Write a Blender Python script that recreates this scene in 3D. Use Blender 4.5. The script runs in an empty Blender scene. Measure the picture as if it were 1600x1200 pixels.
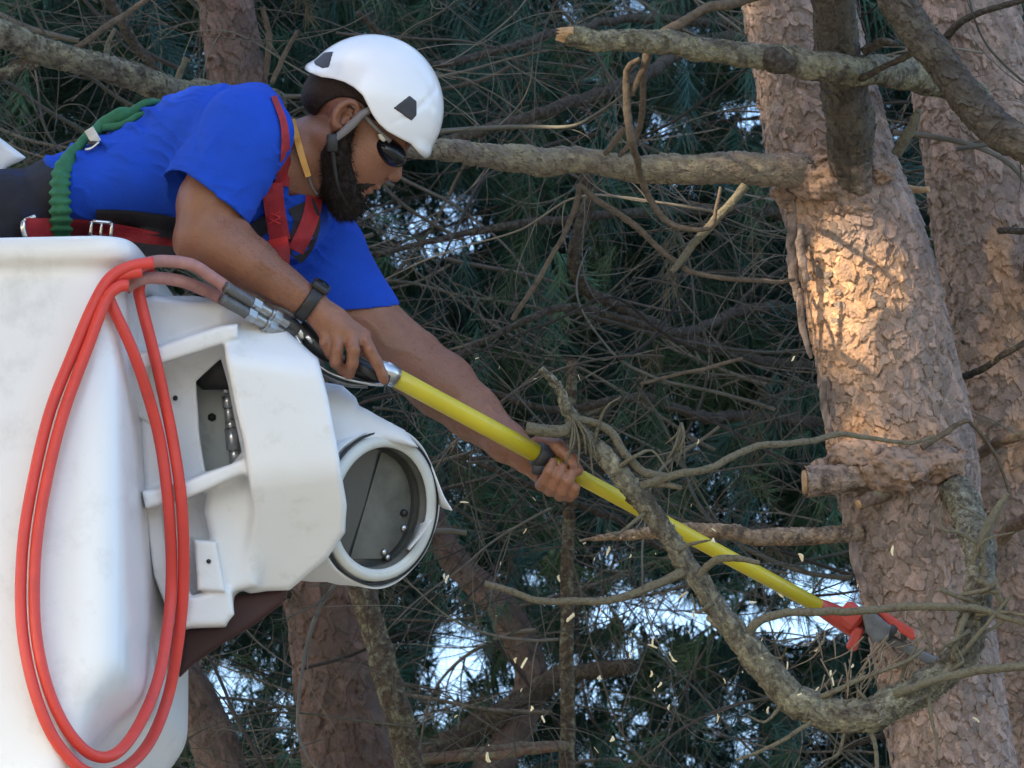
import bpy, math, random
import numpy as np
from mathutils import Vector
from mathutils.bvhtree import BVHTree
R = math.radians
scene = bpy.context.scene
COL = scene.collection
rng = np.random.default_rng(7)
random.seed(7)

# ---------------------------------------------------------------- camera, sky, sun, exposure
FPX, DIST, PITCH = 10200.0, 12.0, R(16)          # pixels of focal length (1600 wide), metres to the man
CAM = np.array([0.0, 0.0, 1.6])
RT = np.array([1.0, 0, 0]); UP = np.array([0, -math.sin(PITCH), math.cos(PITCH)]); FW = np.array([0, math.cos(PITCH), math.sin(PITCH)])
S = FPX / DIST                                   # 850 px per metre at the man
cam = bpy.data.objects.new('camera', bpy.data.cameras.new('camera')); COL.objects.link(cam)
cam.location = CAM; cam.rotation_euler = (R(90) + PITCH, 0, 0)
cam.data.sensor_width = 36; cam.data.lens = 36 * FPX / 1600; cam.data.clip_end = 3000; cam.data.clip_start = 0.1
scene.camera = cam
cam.data.dof.use_dof = True; cam.data.dof.focus_distance = 12.0; cam.data.dof.aperture_fstop = 15
SUN_EL, SUN_AZ = R(30), R(-128)                  # azimuth from +Y towards +X
SUND = np.array([math.sin(SUN_AZ) * math.cos(SUN_EL), math.cos(SUN_AZ) * math.cos(SUN_EL), math.sin(SUN_EL)])
w = bpy.data.worlds.new('World'); scene.world = w; w.use_nodes = True
nt = w.node_tree; bgn = nt.nodes['Background']
sky = nt.nodes.new('ShaderNodeTexSky'); sky.sky_type = 'NISHITA'; sky.sun_disc = False
sky.sun_elevation = SUN_EL; sky.sun_rotation = SUN_AZ; sky.air_density = 1.0; sky.dust_density = 3.0; sky.ozone_density = 1.0
nt.links.new(sky.outputs[0], bgn.inputs[0]); bgn.inputs[1].default_value = 0.15
sun = bpy.data.objects.new('sun', bpy.data.lights.new('sun', 'SUN')); COL.objects.link(sun)
sun.data.energy = 3.4; sun.data.angle = R(0.5); sun.data.color = (1.0, 0.74, 0.46)
sun.rotation_euler = Vector(SUND).to_track_quat('Z', 'Y').to_euler()
vs = scene.view_settings; vs.view_transform = 'Standard'; vs.look = 'None'; vs.gamma = 1; vs.use_curve_mapping = False
vs.exposure = 1.85
vs.use_white_balance = True; vs.white_balance_temperature = 6050; vs.white_balance_tint = 8
scene.cycles.use_denoising = True
scene.cycles.max_bounces = 8

# ---------------------------------------------------------------- coordinates: (x px, y px, z px away from the man's plane)
def toW(A):
    A = np.asarray(A, dtype=np.float64).reshape(-1, 3)
    d = DIST + A[:, 2] / S
    X = (A[:, 0] - 800) / FPX * d; Y = (600 - A[:, 1]) / FPX * d
    return CAM + X[:, None] * RT + Y[:, None] * UP + d[:, None] * FW
def W1(x, y, z=0.0): return toW([[x, y, z]])[0]
def toP(Wp):
    Wp = np.asarray(Wp, dtype=np.float64).reshape(-1, 3) - CAM
    d = Wp @ FW
    return np.stack([800 + (Wp @ RT) / d * FPX, 600 - (Wp @ UP) / d * FPX, (d - DIST) * S], 1)

# ---------------------------------------------------------------- numpy noise
def _h(i, j, k, s=0):
    n = (i.astype(np.int64) * 374761393 + j.astype(np.int64) * 668265263 + k.astype(np.int64) * 2147483647 + s * 974634777) & 0xFFFFFFFF
    n = ((n ^ (n >> 13)) * 1274126177) & 0xFFFFFFFF
    n = ((n ^ (n >> 16)) * 2246822519) & 0xFFFFFFFF
    return ((n ^ (n >> 15)) & 0xFFFFFF) / float(0xFFFFFF)
def vnoise(x, y, z, s=0):
    x, y, z = np.broadcast_arrays(np.asarray(x, float), np.asarray(y, float), np.asarray(z, float))
    i, j, k = np.floor(x), np.floor(y), np.floor(z)
    fx, fy, fz = x - i, y - j, z - k
    fx, fy, fz = [f * f * (3 - 2 * f) for f in (fx, fy, fz)]
    i, j, k = i.astype(int), j.astype(int), k.astype(int)
    r = 0
    for a in (0, 1):
        for b in (0, 1):
            for c in (0, 1):
                r = r + _h(i + a, j + b, k + c, s) * (fx if a else 1 - fx) * (fy if b else 1 - fy) * (fz if c else 1 - fz)
    return r * 2 - 1
def fbm(x, y, z, s=0, o=3):
    r = 0; a = 0.5
    for q in range(o):
        r = r + a * vnoise(x * 2 ** q, y * 2 ** q, z * 2 ** q, s + q); a *= 0.5
    return r
def worley(x, y, s=0):
    i, j = np.floor(x).astype(int), np.floor(y).astype(int)
    F1 = np.full(x.shape, 9.0); F2 = np.full(x.shape, 9.0); idd = np.zeros(x.shape); dx = np.zeros(x.shape); dy = np.zeros(x.shape)
    for a in (-1, 0, 1):
        for b in (-1, 0, 1):
            ci, cj = i + a, j + b; z = np.zeros_like(ci)
            px = ci + 0.1 + 0.8 * _h(ci, cj, z, s); py = cj + 0.1 + 0.8 * _h(ci, cj, z, s + 1)
            ex, ey = x - px, y - py; d = np.hypot(ex, ey)
            m = d < F1
            F2 = np.where(m, F1, np.minimum(F2, d)); idd = np.where(m, _h(ci, cj, z, s + 2), idd)
            dx = np.where(m, ex, dx); dy = np.where(m, ey, dy); F1 = np.where(m, d, F1)
    return F1, F2, idd, dx, dy

# ---------------------------------------------------------------- objects
def tag(o, label=None, cat=None, group=None, kind=None):
    if label: o['label'] = label
    if cat: o['category'] = cat
    if group: o['group'] = group
    if kind: o['kind'] = kind
    return o
def thing(name, base, label, cat, group=None):
    o = bpy.data.objects.new(name, None); COL.objects.link(o); o.empty_display_size = 0.05
    o.location = W1(*base); o['wloc'] = list(o.location)
    return tag(o, label, cat, group)
def wl(o): return np.array(o['wloc'])
def mk(name, V, F, mat, parent=None, loc=None, smooth=True, col=None):
    """link one mesh object; V in world metres; F list or array (n,3|4)."""
    V = np.asarray(V, dtype=np.float64)
    if parent is not None: base = wl(parent)
    if loc is None:
        loc = V.mean(0) if parent is None else base
        if parent is not None: loc = V.mean(0)
    loc = np.asarray(loc, float)
    me = bpy.data.meshes.new(name)
    L = V - loc
    if isinstance(F, np.ndarray):
        k = F.shape[1]; n = len(F)
        me.vertices.add(len(L)); me.vertices.foreach_set('co', L.astype(np.float32).ravel())
        me.loops.add(n * k); me.loops.foreach_set('vertex_index', F.astype(np.int32).ravel())
        me.polygons.add(n); me.polygons.foreach_set('loop_start', np.arange(0, n * k, k, dtype=np.int32))
        me.update(calc_edges=True)
    else:
        me.from_pydata(L.tolist(), [], [list(map(int, f)) for f in F])
    if smooth: me.polygons.foreach_set('use_smooth', np.ones(len(me.polygons), dtype=bool))
    if col is not None:
        c = np.ones((len(L), 4), np.float32); c[:, :3] = col
        at = me.color_attributes.new('Col', 'FLOAT_COLOR', 'POINT'); at.data.foreach_set('color', c.ravel())
    me.materials.append(mat)
    o = bpy.data.objects.new(name, me); COL.objects.link(o)
    if parent is not None:
        o.parent = parent; o.location = loc - base
    else: o.location = loc
    o['wloc'] = loc.tolist()
    return o
def clean():
    for o in bpy.data.objects:
        if 'wloc' in o: del o['wloc']

# ---------------------------------------------------------------- materials
def mat(name, base, rough=0.6, var=0.15, scale=20, bump=0.0, bscale=60, metal=0.0, attr=False, col2=None, spec=0.5, coat=0.0, sss=0.0, mixs=None, trans=0.0):
    m = bpy.data.materials.new(name); m.use_nodes = True; t = m.node_tree; n = t.nodes; l = t.links
    b = n['Principled BSDF']
    b.inputs['Roughness'].default_value = rough; b.inputs['Metallic'].default_value = metal
    b.inputs['Specular IOR Level'].default_value = spec
    if coat: b.inputs['Coat Weight'].default_value = coat; b.inputs['Coat Roughness'].default_value = 0.15
    if sss:
        b.inputs['Subsurface Weight'].default_value = sss; b.inputs['Subsurface Radius'].default_value = (0.012, 0.005, 0.003); b.inputs['Subsurface Scale'].default_value = 1
    tc = n.new('ShaderNodeTexCoord')
    nz = n.new('ShaderNodeTexNoise'); nz.inputs['Scale'].default_value = scale; nz.inputs['Detail'].default_value = 6; nz.inputs['Roughness'].default_value = 0.65
    l.new(tc.outputs['Object'], nz.inputs['Vector'])
    c2 = col2 if col2 else tuple(max(0, c * (1 - var)) for c in base)
    if attr:
        a = n.new('ShaderNodeAttribute'); a.attribute_name = 'Col'
        mx = n.new('ShaderNodeMix'); mx.data_type = 'RGBA'; mx.blend_type = 'MULTIPLY'
        rp = n.new('ShaderNodeMapRange'); rp.inputs[1].default_value = 0.3; rp.inputs[2].default_value = 0.7; rp.inputs[3].default_value = 1 - var; rp.inputs[4].default_value = 1 + var
        l.new(nz.outputs['Fac'], rp.inputs[0]); cb = n.new('ShaderNodeCombineColor')
        for q in range(3): l.new(rp.outputs[0], cb.inputs[q])
        mx.inputs[0].default_value = 1; l.new(a.outputs['Color'], mx.inputs[6]); l.new(cb.outputs[0], mx.inputs[7])
        l.new(mx.outputs[2], b.inputs['Base Color'])
    else:
        rp = n.new('ShaderNodeValToRGB'); rp.color_ramp.elements[0].position = 0.35; rp.color_ramp.elements[1].position = 0.68
        rp.color_ramp.elements[0].color = (*c2, 1); rp.color_ramp.elements[1].color = (*base, 1)
        l.new(nz.outputs['Fac'], rp.inputs[0]); l.new(rp.outputs[0], b.inputs['Base Color'])
    if bump:
        nb = n.new('ShaderNodeTexNoise'); nb.inputs['Scale'].default_value = bscale; nb.inputs['Detail'].default_value = 5
        l.new(tc.outputs['Object'], nb.inputs['Vector'])
        bp = n.new('ShaderNodeBump'); bp.inputs['Strength'].default_value = 1.0; bp.inputs['Distance'].default_value = bump
        l.new(nb.outputs['Fac'], bp.inputs['Height']); l.new(bp.outputs[0], b.inputs['Normal'])
    return m
def mix_patches(m, col, scale, lo, hi, amount=1.0):
    """blotches of another colour over the base (lichen, grime, fading)."""
    t = m.node_tree; n = t.nodes; l = t.links; b = n['Principled BSDF']
    src = b.inputs['Base Color'].links[0].from_socket
    tc = n.new('ShaderNodeTexCoord'); nz = n.new('ShaderNodeTexNoise'); nz.inputs['Scale'].default_value = scale; nz.inputs['Detail'].default_value = 7; nz.inputs['Roughness'].default_value = 0.7
    l.new(tc.outputs['Object'], nz.inputs['Vector'])
    mr = n.new('ShaderNodeMapRange'); mr.inputs[1].default_value = lo; mr.inputs[2].default_value = hi; mr.inputs[4].default_value = amount
    l.new(nz.outputs['Fac'], mr.inputs[0])
    mx = n.new('ShaderNodeMix'); mx.data_type = 'RGBA'; l.new(mr.outputs[0], mx.inputs[0]); l.new(src, mx.inputs[6]); mx.inputs[7].default_value = (*col, 1)
    l.new(mx.outputs[2], b.inputs['Base Color'])
    return m
M = {}
M['bark'] = mat('pine_bark', (1, 1, 1), 0.9, 0.22, 60, 0.004, 160, attr=True, spec=0.2)
M['limb'] = mix_patches(mat('limb_bark', (0.125, 0.095, 0.07), 0.95, 0.6, 75, 0.007, 95, spec=0.15), (0.21, 0.21, 0.135), 62, 0.50, 0.60, 0.85)
M['limb_grey'] = mix_patches(mat('grey_limb_bark', (0.085, 0.07, 0.058), 0.95, 0.6, 80, 0.007, 100, spec=0.15), (0.12, 0.12, 0.085), 70, 0.52, 0.64, 0.7)
M['limb_pink'] = mix_patches(mat('pink_limb_bark', (0.22, 0.145, 0.11), 0.95, 0.5, 70, 0.007, 90, spec=0.15), (0.18, 0.175, 0.11), 58, 0.48, 0.60, 0.8)
M['lichen'] = mix_patches(mat('lichen_bark', (0.20, 0.197, 0.15), 0.95, 0.65, 85, 0.008, 95, spec=0.15), (0.055, 0.047, 0.04), 48, 0.48, 0.58, 0.9)
M['twig'] = mat('dead_twig', (0.15, 0.12, 0.09), 0.95, 0.5, 70, 0.002, 200, spec=0.15)
M['twig_pale'] = mix_patches(mat('pale_twig', (0.21, 0.195, 0.14), 0.95, 0.5, 80, 0.003, 200, spec=0.15), (0.075, 0.063, 0.05), 80, 0.48, 0.60, 0.8)
M['barklimb'] = mix_patches(mat('limb_bark_scaly', (1, 1, 1), 0.92, 0.3, 70, 0.004, 150, attr=True, spec=0.15), (0.055, 0.046, 0.038), 36, 0.47, 0.60, 0.85)
M['wood'] = mat('torn_wood', (0.52, 0.33, 0.17), 0.8, 0.35, 60, 0.003, 120)
M['tangle'] = mat('twig_tangle_bark', (1, 1, 1), 0.95, 0.25, 25, attr=True, spec=0.15)
M['needle'] = mat('pine_needle', (1, 1, 1), 0.75, 0.25, 2, attr=True, spec=0.3)
M['dryneedle'] = mat('dry_needle', (0.25, 0.20, 0.14), 0.8, 0.4, 30, spec=0.2)
M['gel'] = mix_patches(mat('white_fibreglass', (0.76, 0.775, 0.80), 0.32, 0.03, 3, 0.0006, 9, coat=0.25), (0.56, 0.56, 0.56), 9, 0.52, 0.74, 0.7)
M['gel2'] = mix_patches(mat('white_moulded_plastic', (0.73, 0.75, 0.775), 0.38, 0.04, 4, 0.0008, 12, coat=0.15), (0.50, 0.49, 0.47), 13, 0.54, 0.74, 0.6)
M['canvas'] = mix_patches(mat('white_canvas', (0.70, 0.72, 0.76), 0.75, 0.05, 12, 0.002, 35), (0.35, 0.35, 0.36), 14, 0.60, 0.75, 0.6)
M['ring'] = mix_patches(mat('grey_ring_paint', (0.60, 0.62, 0.60), 0.45, 0.06, 8), (0.30, 0.29, 0.26), 20, 0.58, 0.75, 0.5)
M['glass'] = mat('smoked_lid', (0.065, 0.070, 0.068), 0.12, 0.2, 6, spec=0.6)
M['metal_and_reflection'] = mat('dull_metal_and_reflection', (0.145, 0.145, 0.125), 0.4, 0.5, 12)  # tube's inner wall, also the painted reflection on the lid
M['darkred'] = mat('dark_burgundy_paint', (0.045, 0.012, 0.016), 0.5, 0.4, 9)
M['black'] = mat('black_rubber', (0.02, 0.02, 0.022), 0.5, 0.3, 30)
M['fit'] = mat('hose_fitting_steel', (0.42, 0.43, 0.44), 0.32, 0.35, 30, metal=0.85)
M['fitgrey'] = mat('hose_sleeve_grey', (0.15, 0.155, 0.165), 0.5, 0.4, 40, metal=0.3)
M['steel'] = mat('bright_steel', (0.62, 0.62, 0.62), 0.25, 0.2, 30, metal=0.9)
M['orange'] = mix_patches(mat('red_hose', (0.66, 0.060, 0.045), 0.45, 0.12, 12, spec=0.45), (0.36, 0.05, 0.05), 9, 0.54, 0.72, 0.6)
M['fade'] = mat('faded_hose', (0.44, 0.22, 0.20), 0.65, 0.35, 25)
M['yellow'] = mix_patches(mat('yellow_pole', (0.58, 0.48, 0.02), 0.42, 0.08, 10, coat=0.2), (0.40, 0.34, 0.03), 25, 0.58, 0.72, 0.6)
M['red'] = mix_patches(mat('red_saw_paint', (0.42, 0.05, 0.035), 0.4, 0.2, 20), (0.30, 0.18, 0.14), 40, 0.56, 0.70, 0.6)
M['skin'] = mix_patches(mix_patches(mat('skin', (0.275, 0.122, 0.07), 0.42, 0.22, 40, 0.0014, 300, sss=0.08), (0.19, 0.078, 0.046), 10, 0.46, 0.68, 0.7), (0.20, 0.085, 0.05), 70, 0.58, 0.72, 0.5)
M['ear'] = mat('ear_skin', (0.46, 0.19, 0.12), 0.5, 0.15, 18, sss=0.2)
M['hair'] = mat('black_hair', (0.030, 0.021, 0.017), 0.7, 0.4, 120, 0.004, 420, spec=0.25)
M['buzz'] = mat('clipped_hair', (0.04, 0.026, 0.022), 0.75, 0.5, 220, 0.002, 420, spec=0.2)
M['shirt'] = mat('blue_shirt', (0.016, 0.075, 0.55), 0.85, 0.15, 10, 0.0022, 420, spec=0.25)
M['trousers'] = mix_patches(mat('charcoal_cloth', (0.028, 0.028, 0.036), 0.85, 0.3, 20, 0.001, 220, spec=0.2), (0.02, 0.03, 0.10), 8, 0.56, 0.68, 0.7)
M['helmet'] = mix_patches(mat('white_helmet', (0.80, 0.80, 0.82), 0.22, 0.03, 8, coat=0.5), (0.60, 0.60, 0.62), 30, 0.62, 0.74, 0.35)
M['vent'] = mat('helmet_vent_grey', (0.045, 0.045, 0.055), 0.6, 0.3, 40)
M['strap'] = mat('grey_strap', (0.20, 0.185, 0.185), 0.7, 0.2, 60)
M['lens'] = mat('dark_lens', (0.008, 0.009, 0.013), 0.16, 0.2, 10, spec=0.35)
M['redweb'] = mat('red_webbing', (0.36, 0.018, 0.028), 0.75, 0.3, 40, 0.0015, 250)
M['redbright'] = mat('bright_red_tab', (0.62, 0.03, 0.03), 0.6, 0.15, 40)
M['blackweb'] = mat('black_padding', (0.022, 0.020, 0.026), 0.8, 0.3, 40, 0.0015, 250)
M['green'] = mat('green_webbing', (0.035, 0.17, 0.075), 0.8, 0.35, 50, 0.0015, 260)
M['cord'] = mat('orange_cord', (0.75, 0.40, 0.10), 0.6, 0.1, 30)
M['label'] = mat('white_tag', (0.72, 0.70, 0.62), 0.6, 0.3, 60)
M['chip'] = mat('fresh_wood_chip', (0.85, 0.74, 0.46), 0.7, 0.2, 300)
M['soil'] = mat('dry_grass_ground', (0.20, 0.205, 0.17), 0.95, 0.5, 3, 0.02, 20)

# ---------------------------------------------------------------- curves, tubes
def spline(P, n=None, step=6.0):
    """Catmull-Rom through rows (x,y,z[,r...])."""
    P = np.asarray(P, float)
    if len(P) == 2:
        k = n or max(2, int(np.linalg.norm(P[1, :3] - P[0, :3]) / step) + 1)
        t = np.linspace(0, 1, k)[:, None]; return P[0] * (1 - t) + P[1] * t
    Q = np.vstack([2 * P[0] - P[1], P, 2 * P[-1] - P[-2]])
    out = []
    for i in range(1, len(Q) - 2):
        p0, p1, p2, p3 = Q[i - 1:i + 3]
        k = max(2, int(np.linalg.norm((p2 - p1)[:3]) / step) + 1) if n is None else n
        t = np.linspace(0, 1, k, endpoint=False)[:, None]
        out.append(0.5 * ((2 * p1) + (p2 - p0) * t + (2 * p0 - 5 * p1 + 4 * p2 - p3) * t ** 2 + (3 * p1 - p0 - 3 * p2 + p3) * t ** 3))
    out.append(P[-1:]); return np.vstack(out)
def frames(C):
    T = np.gradient(C, axis=0); T /= np.linalg.norm(T, axis=1)[:, None] + 1e-9
    ref = np.array([0, 0, 1.0])
    if abs(T[0] @ ref) > 0.9: ref = np.array([0, 1.0, 0])
    N = np.zeros_like(C); v = ref - T[0] * (ref @ T[0]); N[0] = v / np.linalg.norm(v)
    for i in range(1, len(C)):
        v = N[i - 1] - T[i] * (N[i - 1] @ T[i]); N[i] = v / (np.linalg.norm(v) + 1e-9)
    return T, N, np.cross(T, N)
def ringfaces(n, k, off=0, closed=True):
    i = np.arange(n - 1)[:, None]; j = np.arange(k if closed else k - 1)[None, :]
    a = i * k + j; b = i * k + (j + 1) % k
    return np.stack([a, b, b + k, a + k], -1).reshape(-1, 4) + off
def tube(C, r, k=12, disp=None):
    """px-space tube; C (n,3), r scalar or (n,), disp(theta, s)->px outward. returns V,F(list) with end caps as quads fans."""
    C = np.asarray(C, float)[:, :3]; n = len(C); r = np.broadcast_to(np.asarray(r, float), (n,))
    T, N, B = frames(C)
    th = np.linspace(0, 2 * np.pi, k, endpoint=False)
    s = np.concatenate([[0], np.cumsum(np.linalg.norm(np.diff(C, axis=0), axis=1))])
    rr = r[:, None] * np.ones(k)[None, :]
    if disp is not None: rr = rr + disp(th[None, :] + 0 * s[:, None], s[:, None] + 0 * th[None, :], r[:, None])
    V = C[:, None, :] + rr[..., None] * (np.cos(th)[None, :, None] * N[:, None, :] + np.sin(th)[None, :, None] * B[:, None, :])
    V = V.reshape(-1, 3); F = ringfaces(n, k)
    V = np.vstack([V, C[:1], C[-1:]]); c0, c1 = n * k, n * k + 1
    j = np.arange(k); j2 = (j + 1) % k
    cap0 = np.stack([np.full(k, c0), j2, j, j], -1); cap1 = np.stack([np.full(k, c1), (n - 1) * k + j, (n - 1) * k + j2, (n - 1) * k + j2], -1)
    F = [list(f) for f in F] + [[c0, a, b] for _, a, b, _ in cap0] + [[c1, a, b] for _, a, b, _ in cap1]
    return V, F
class MB:
    def __init__(s): s.V = []; s.F = []; s.n = 0
    def add(s, V, F):
        s.V.append(np.asarray(V, float)); s.F += [[int(i) + s.n for i in f] for f in F]; s.n += len(V); return s
    def tube(s, P, r, k=12, step=6, disp=None):
        P = np.asarray(P, float)
        C = spline(P, step=step); rr = C[:, 3] if C.shape[1] > 3 else r
        return s.add(*tube(C[:, :3], rr, k, disp))
    def disc(s, c, axis, r0, r1, t, k=24):
        c = np.asarray(c, float); a = np.asarray(axis, float); a = a / np.linalg.norm(a)
        return s.add(*tube(np.array([c - a * t / 2, c + a * t / 2]), np.array([r0, r1]), k))
    def box(s, c, h, Rm=None, b=0.18):
        c = np.asarray(c, float); h = np.asarray(h, float); Rm = np.eye(3) if Rm is None else np.asarray(Rm, float)
        m = min(h) * b * 2; pts = []; 
        for sx in (-1, 1):
            for sy in (-1, 1):
                for sz in (-1, 1):
                    for ax in range(3):
                        q = np.array([sx * h[0], sy * h[1], sz * h[2]]); 
                        for o in range(3):
                            if o != ax: q[o] -= np.sign(q[o]) * m
                        pts.append(q)
        import bmesh
        bm = bmesh.new(); [bm.verts.new(p) for p in pts]; bmesh.ops.convex_hull(bm, input=bm.verts); bm.verts.index_update()
        V = np.array([v.co[:] for v in bm.verts]); F = [[v.index for v in f.verts] for f in bm.faces]; bm.free()
        return s.add(c + V @ Rm, F)
    def build(s, name, m, parent=None, smooth=True, **k):
        return mk(name, toW(np.vstack(s.V)), s.F, m, parent, smooth=smooth, **k)

# ---------------------------------------------------------------- signed distance volumes -> surface nets
def smin(a, b, k):
    if k <= 0: return np.minimum(a, b)
    h = np.clip(0.5 + 0.5 * (b - a) / k, 0, 1); return b * (1 - h) + a * h - k * h * (1 - h)
class Vol:
    def __init__(s, lo, hi, h):
        s.lo = np.array(lo, float); s.h = float(h); s.n = np.ceil((np.array(hi) - lo) / h).astype(int) + 1
        s.F = np.full(s.n, 60.0, np.float32)
        s.ax = [(s.lo[i] + s.h * np.arange(s.n[i])).astype(np.float32) for i in range(3)]
    def apply(s, lo, hi, fn, op='add', k=0, pad=8):
        pad = pad + k; sl = []
        for i in range(3):
            a = int(max(0, np.floor((lo[i] - pad - s.lo[i]) / s.h))); b = int(min(s.n[i], np.ceil((hi[i] + pad - s.lo[i]) / s.h) + 1))
            if a >= b: return s
            sl.append(slice(a, b))
        sl = tuple(sl)
        X = s.ax[0][sl[0]][:, None, None]; Y = s.ax[1][sl[1]][None, :, None]; Z = s.ax[2][sl[2]][None, None, :]
        d = fn(X, Y, Z); f = s.F[sl]
        if op == 'add': s.F[sl] = smin(f, d, k)
        elif op == 'sub': s.F[sl] = -smin(-f, d, k)
        elif op == 'int': s.F[sl] = -smin(-f, -d, k)
        return s
    def cap(s, a, b, ra, rb=None, k=6, op='add'):
        a = np.array(a, float); b = np.array(b, float); rb = ra if rb is None else rb; ba = b - a; L2 = ba @ ba + 1e-9; rm = max(ra, rb)
        def fn(X, Y, Z):
            t = np.clip(((X - a[0]) * ba[0] + (Y - a[1]) * ba[1] + (Z - a[2]) * ba[2]) / L2, 0, 1)
            return np.sqrt((X - a[0] - t * ba[0]) ** 2 + (Y - a[1] - t * ba[1]) ** 2 + (Z - a[2] - t * ba[2]) ** 2) - (ra + (rb - ra) * t)
        return s.apply(np.minimum(a, b) - rm, np.maximum(a, b) + rm, fn, op, k)
    def chain(s, P, k=6, op='add'):
        for p, q in zip(P[:-1], P[1:]): s.cap(p[:3], q[:3], p[3], q[3], k, op)
        return s
    def ell(s, c, r, Rm=None, k=8, op='add'):
        c = np.array(c, float); r = np.array(r, float); Rm = np.eye(3) if Rm is None else np.array(Rm, float)
        ext = np.sqrt(((Rm * r[:, None]) ** 2).sum(0))
        def fn(X, Y, Z):
            U = [(X - c[0]) * Rm[i, 0] + (Y - c[1]) * Rm[i, 1] + (Z - c[2]) * Rm[i, 2] for i in range(3)]
            k0 = np.sqrt(sum((U[i] / r[i]) ** 2 for i in range(3))); k1 = np.sqrt(sum((U[i] / r[i] ** 2) ** 2 for i in range(3))) + 1e-6
            return k0 * (k0 - 1) / k1
        return s.apply(c - ext, c + ext, fn, op, k)
    def box(s, c, h, Rm=None, rd=4, k=4, op='add'):
        c = np.array(c, float); h = np.array(h, float); Rm = np.eye(3) if Rm is None else np.array(Rm, float)
        ext = np.abs(Rm * h[:, None]).sum(0)
        def fn(X, Y, Z):
            q = [np.abs((X - c[0]) * Rm[i, 0] + (Y - c[1]) * Rm[i, 1] + (Z - c[2]) * Rm[i, 2]) - (h[i] - rd) for i in range(3)]
            return np.sqrt(sum(np.maximum(v, 0) ** 2 for v in q)) + np.minimum(np.maximum(np.maximum(q[0], q[1]), q[2]), 0) - rd
        return s.apply(c - ext, c + ext, fn, op, k)
    def prism(s, poly, z0, z1, rd=5, k=4, op='add', front=None, ke=4):
        """polygon in the picture plane, from depth z0 (near) to z1 (far); front = list of (ax, ay, c): z >= ax*x+ay*y+c."""
        P = np.array(poly, float); lo = [P[:, 0].min(), P[:, 1].min(), z0]; hi = [P[:, 0].max(), P[:, 1].max(), z1]
        def fn(X, Y, Z):
            x, y = X[:, :, 0], Y[:, :, 0]; x, y = np.broadcast_arrays(x, y)
            d = np.full(x.shape, 1e9); sg = np.ones(x.shape); n = len(P)
            for i in range(n):
                a, b = P[i], P[i - 1]; e = b - a; wx, wy = x - a[0], y - a[1]
                t = np.clip((wx * e[0] + wy * e[1]) / (e @ e), 0, 1); d = np.minimum(d, (wx - e[0] * t) ** 2 + (wy - e[1] * t) ** 2)
                c1 = y >= a[1]; c2 = y < b[1]; c3 = e[0] * wy > e[1] * wx
                sg = np.where((c1 & c2 & c3) | (~c1 & ~c2 & ~c3), -sg, sg)
            d2 = ((sg * np.sqrt(d)).astype(np.float32) + rd)[:, :, None]
            dz = np.maximum(z0 + rd - Z, Z - z1 + rd)
            for (ax_, ay_, c_) in (front or []):
                pl = (ax_ * X + ay_ * Y + c_ - Z) / math.sqrt(1 + ax_ ** 2 + ay_ ** 2) + rd
                dz = -smin(-dz, -pl, ke)
            return np.sqrt(np.maximum(d2, 0) ** 2 + np.maximum(dz, 0) ** 2) + np.minimum(np.maximum(d2, dz), 0) - rd
        return s.apply(lo, hi, fn, op, k)
    def field(s, fn):
        X, Y, Z = s.ax[0][:, None, None], s.ax[1][None, :, None], s.ax[2][None, None, :]
        near = np.abs(s.F) < 12
        idx = np.nonzero(near); s.F[idx] += fn(s.ax[0][idx[0]], s.ax[1][idx[1]], s.ax[2][idx[2]]).astype(np.float32)
        return s
    def mesh(s):
        F = s.F; neg = F < 0; c = neg[:-1, :-1, :-1].astype(np.int8)
        tot = np.zeros_like(c)
        for a in (0, 1):
            for b in (0, 1):
                for d in (0, 1):
                    tot += neg[a:F.shape[0] - 1 + a, b:F.shape[1] - 1 + b, d:F.shape[2] - 1 + d]
        I = np.argwhere((tot > 0) & (tot < 8))
        idmap = np.full(tot.shape, -1, np.int32); idmap[tuple(I.T)] = np.arange(len(I))
        acc = np.zeros((len(I), 3)); cnt = np.zeros(len(I))
        for axis in range(3):
            o1, o2 = [q for q in range(3) if q != axis]
            for a in (0, 1):
                for b in (0, 1):
                    p = I.copy(); p[:, o1] += a; p[:, o2] += b; q = p.copy(); q[:, axis] += 1
                    f0 = F[tuple(p.T)]; f1 = F[tuple(q.T)]; m = (f0 < 0) != (f1 < 0)
                    t = np.where(m, f0 / (f0 - f1 + 1e-12 * (f0 == f1)), 0)
                    pos = (p - I).astype(float); pos[:, axis] += t
                    acc[m] += pos[m]; cnt[m] += 1
        V = s.lo + s.h * (I + acc / cnt[:, None])
        Q = []
        for axis in range(3):
            o1, o2 = [(1, 2), (2, 0), (0, 1)][axis]
            sl0 = [slice(None)] * 3; sl1 = [slice(None)] * 3; sl0[axis] = slice(0, -1); sl1[axis] = slice(1, None)
            a, b = neg[tuple(sl0)], neg[tuple(sl1)]
            E = np.argwhere(a != b)
            E = E[(E[:, o1] > 0) & (E[:, o2] > 0) & (E[:, o1] < F.shape[o1] - 1) & (E[:, o2] < F.shape[o2] - 1)]
            sg = a[tuple(E.T)]
            def g(da, db):
                p = E.copy(); p[:, o1] -= da; p[:, o2] -= db; return idmap[tuple(p.T)]
            q = np.stack([g(1, 1), g(0, 1), g(0, 0), g(1, 0)], 1)
            q[~sg] = q[~sg][:, ::-1]; Q.append(q)
        Q = np.vstack(Q)[:, ::-1]                    # px-space is left-handed (y down)
        return V, Q
    def build(s, name, m, parent=None, color=None, **k):
        V, Q = s.mesh(); col = color(V) if color else None
        s.F = None
        Wv = toW(V); o = mk(name, Wv, Q, m, parent, col=col, **k); o_meshes[name] = (Wv, Q); return o
o_meshes = {}

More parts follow.
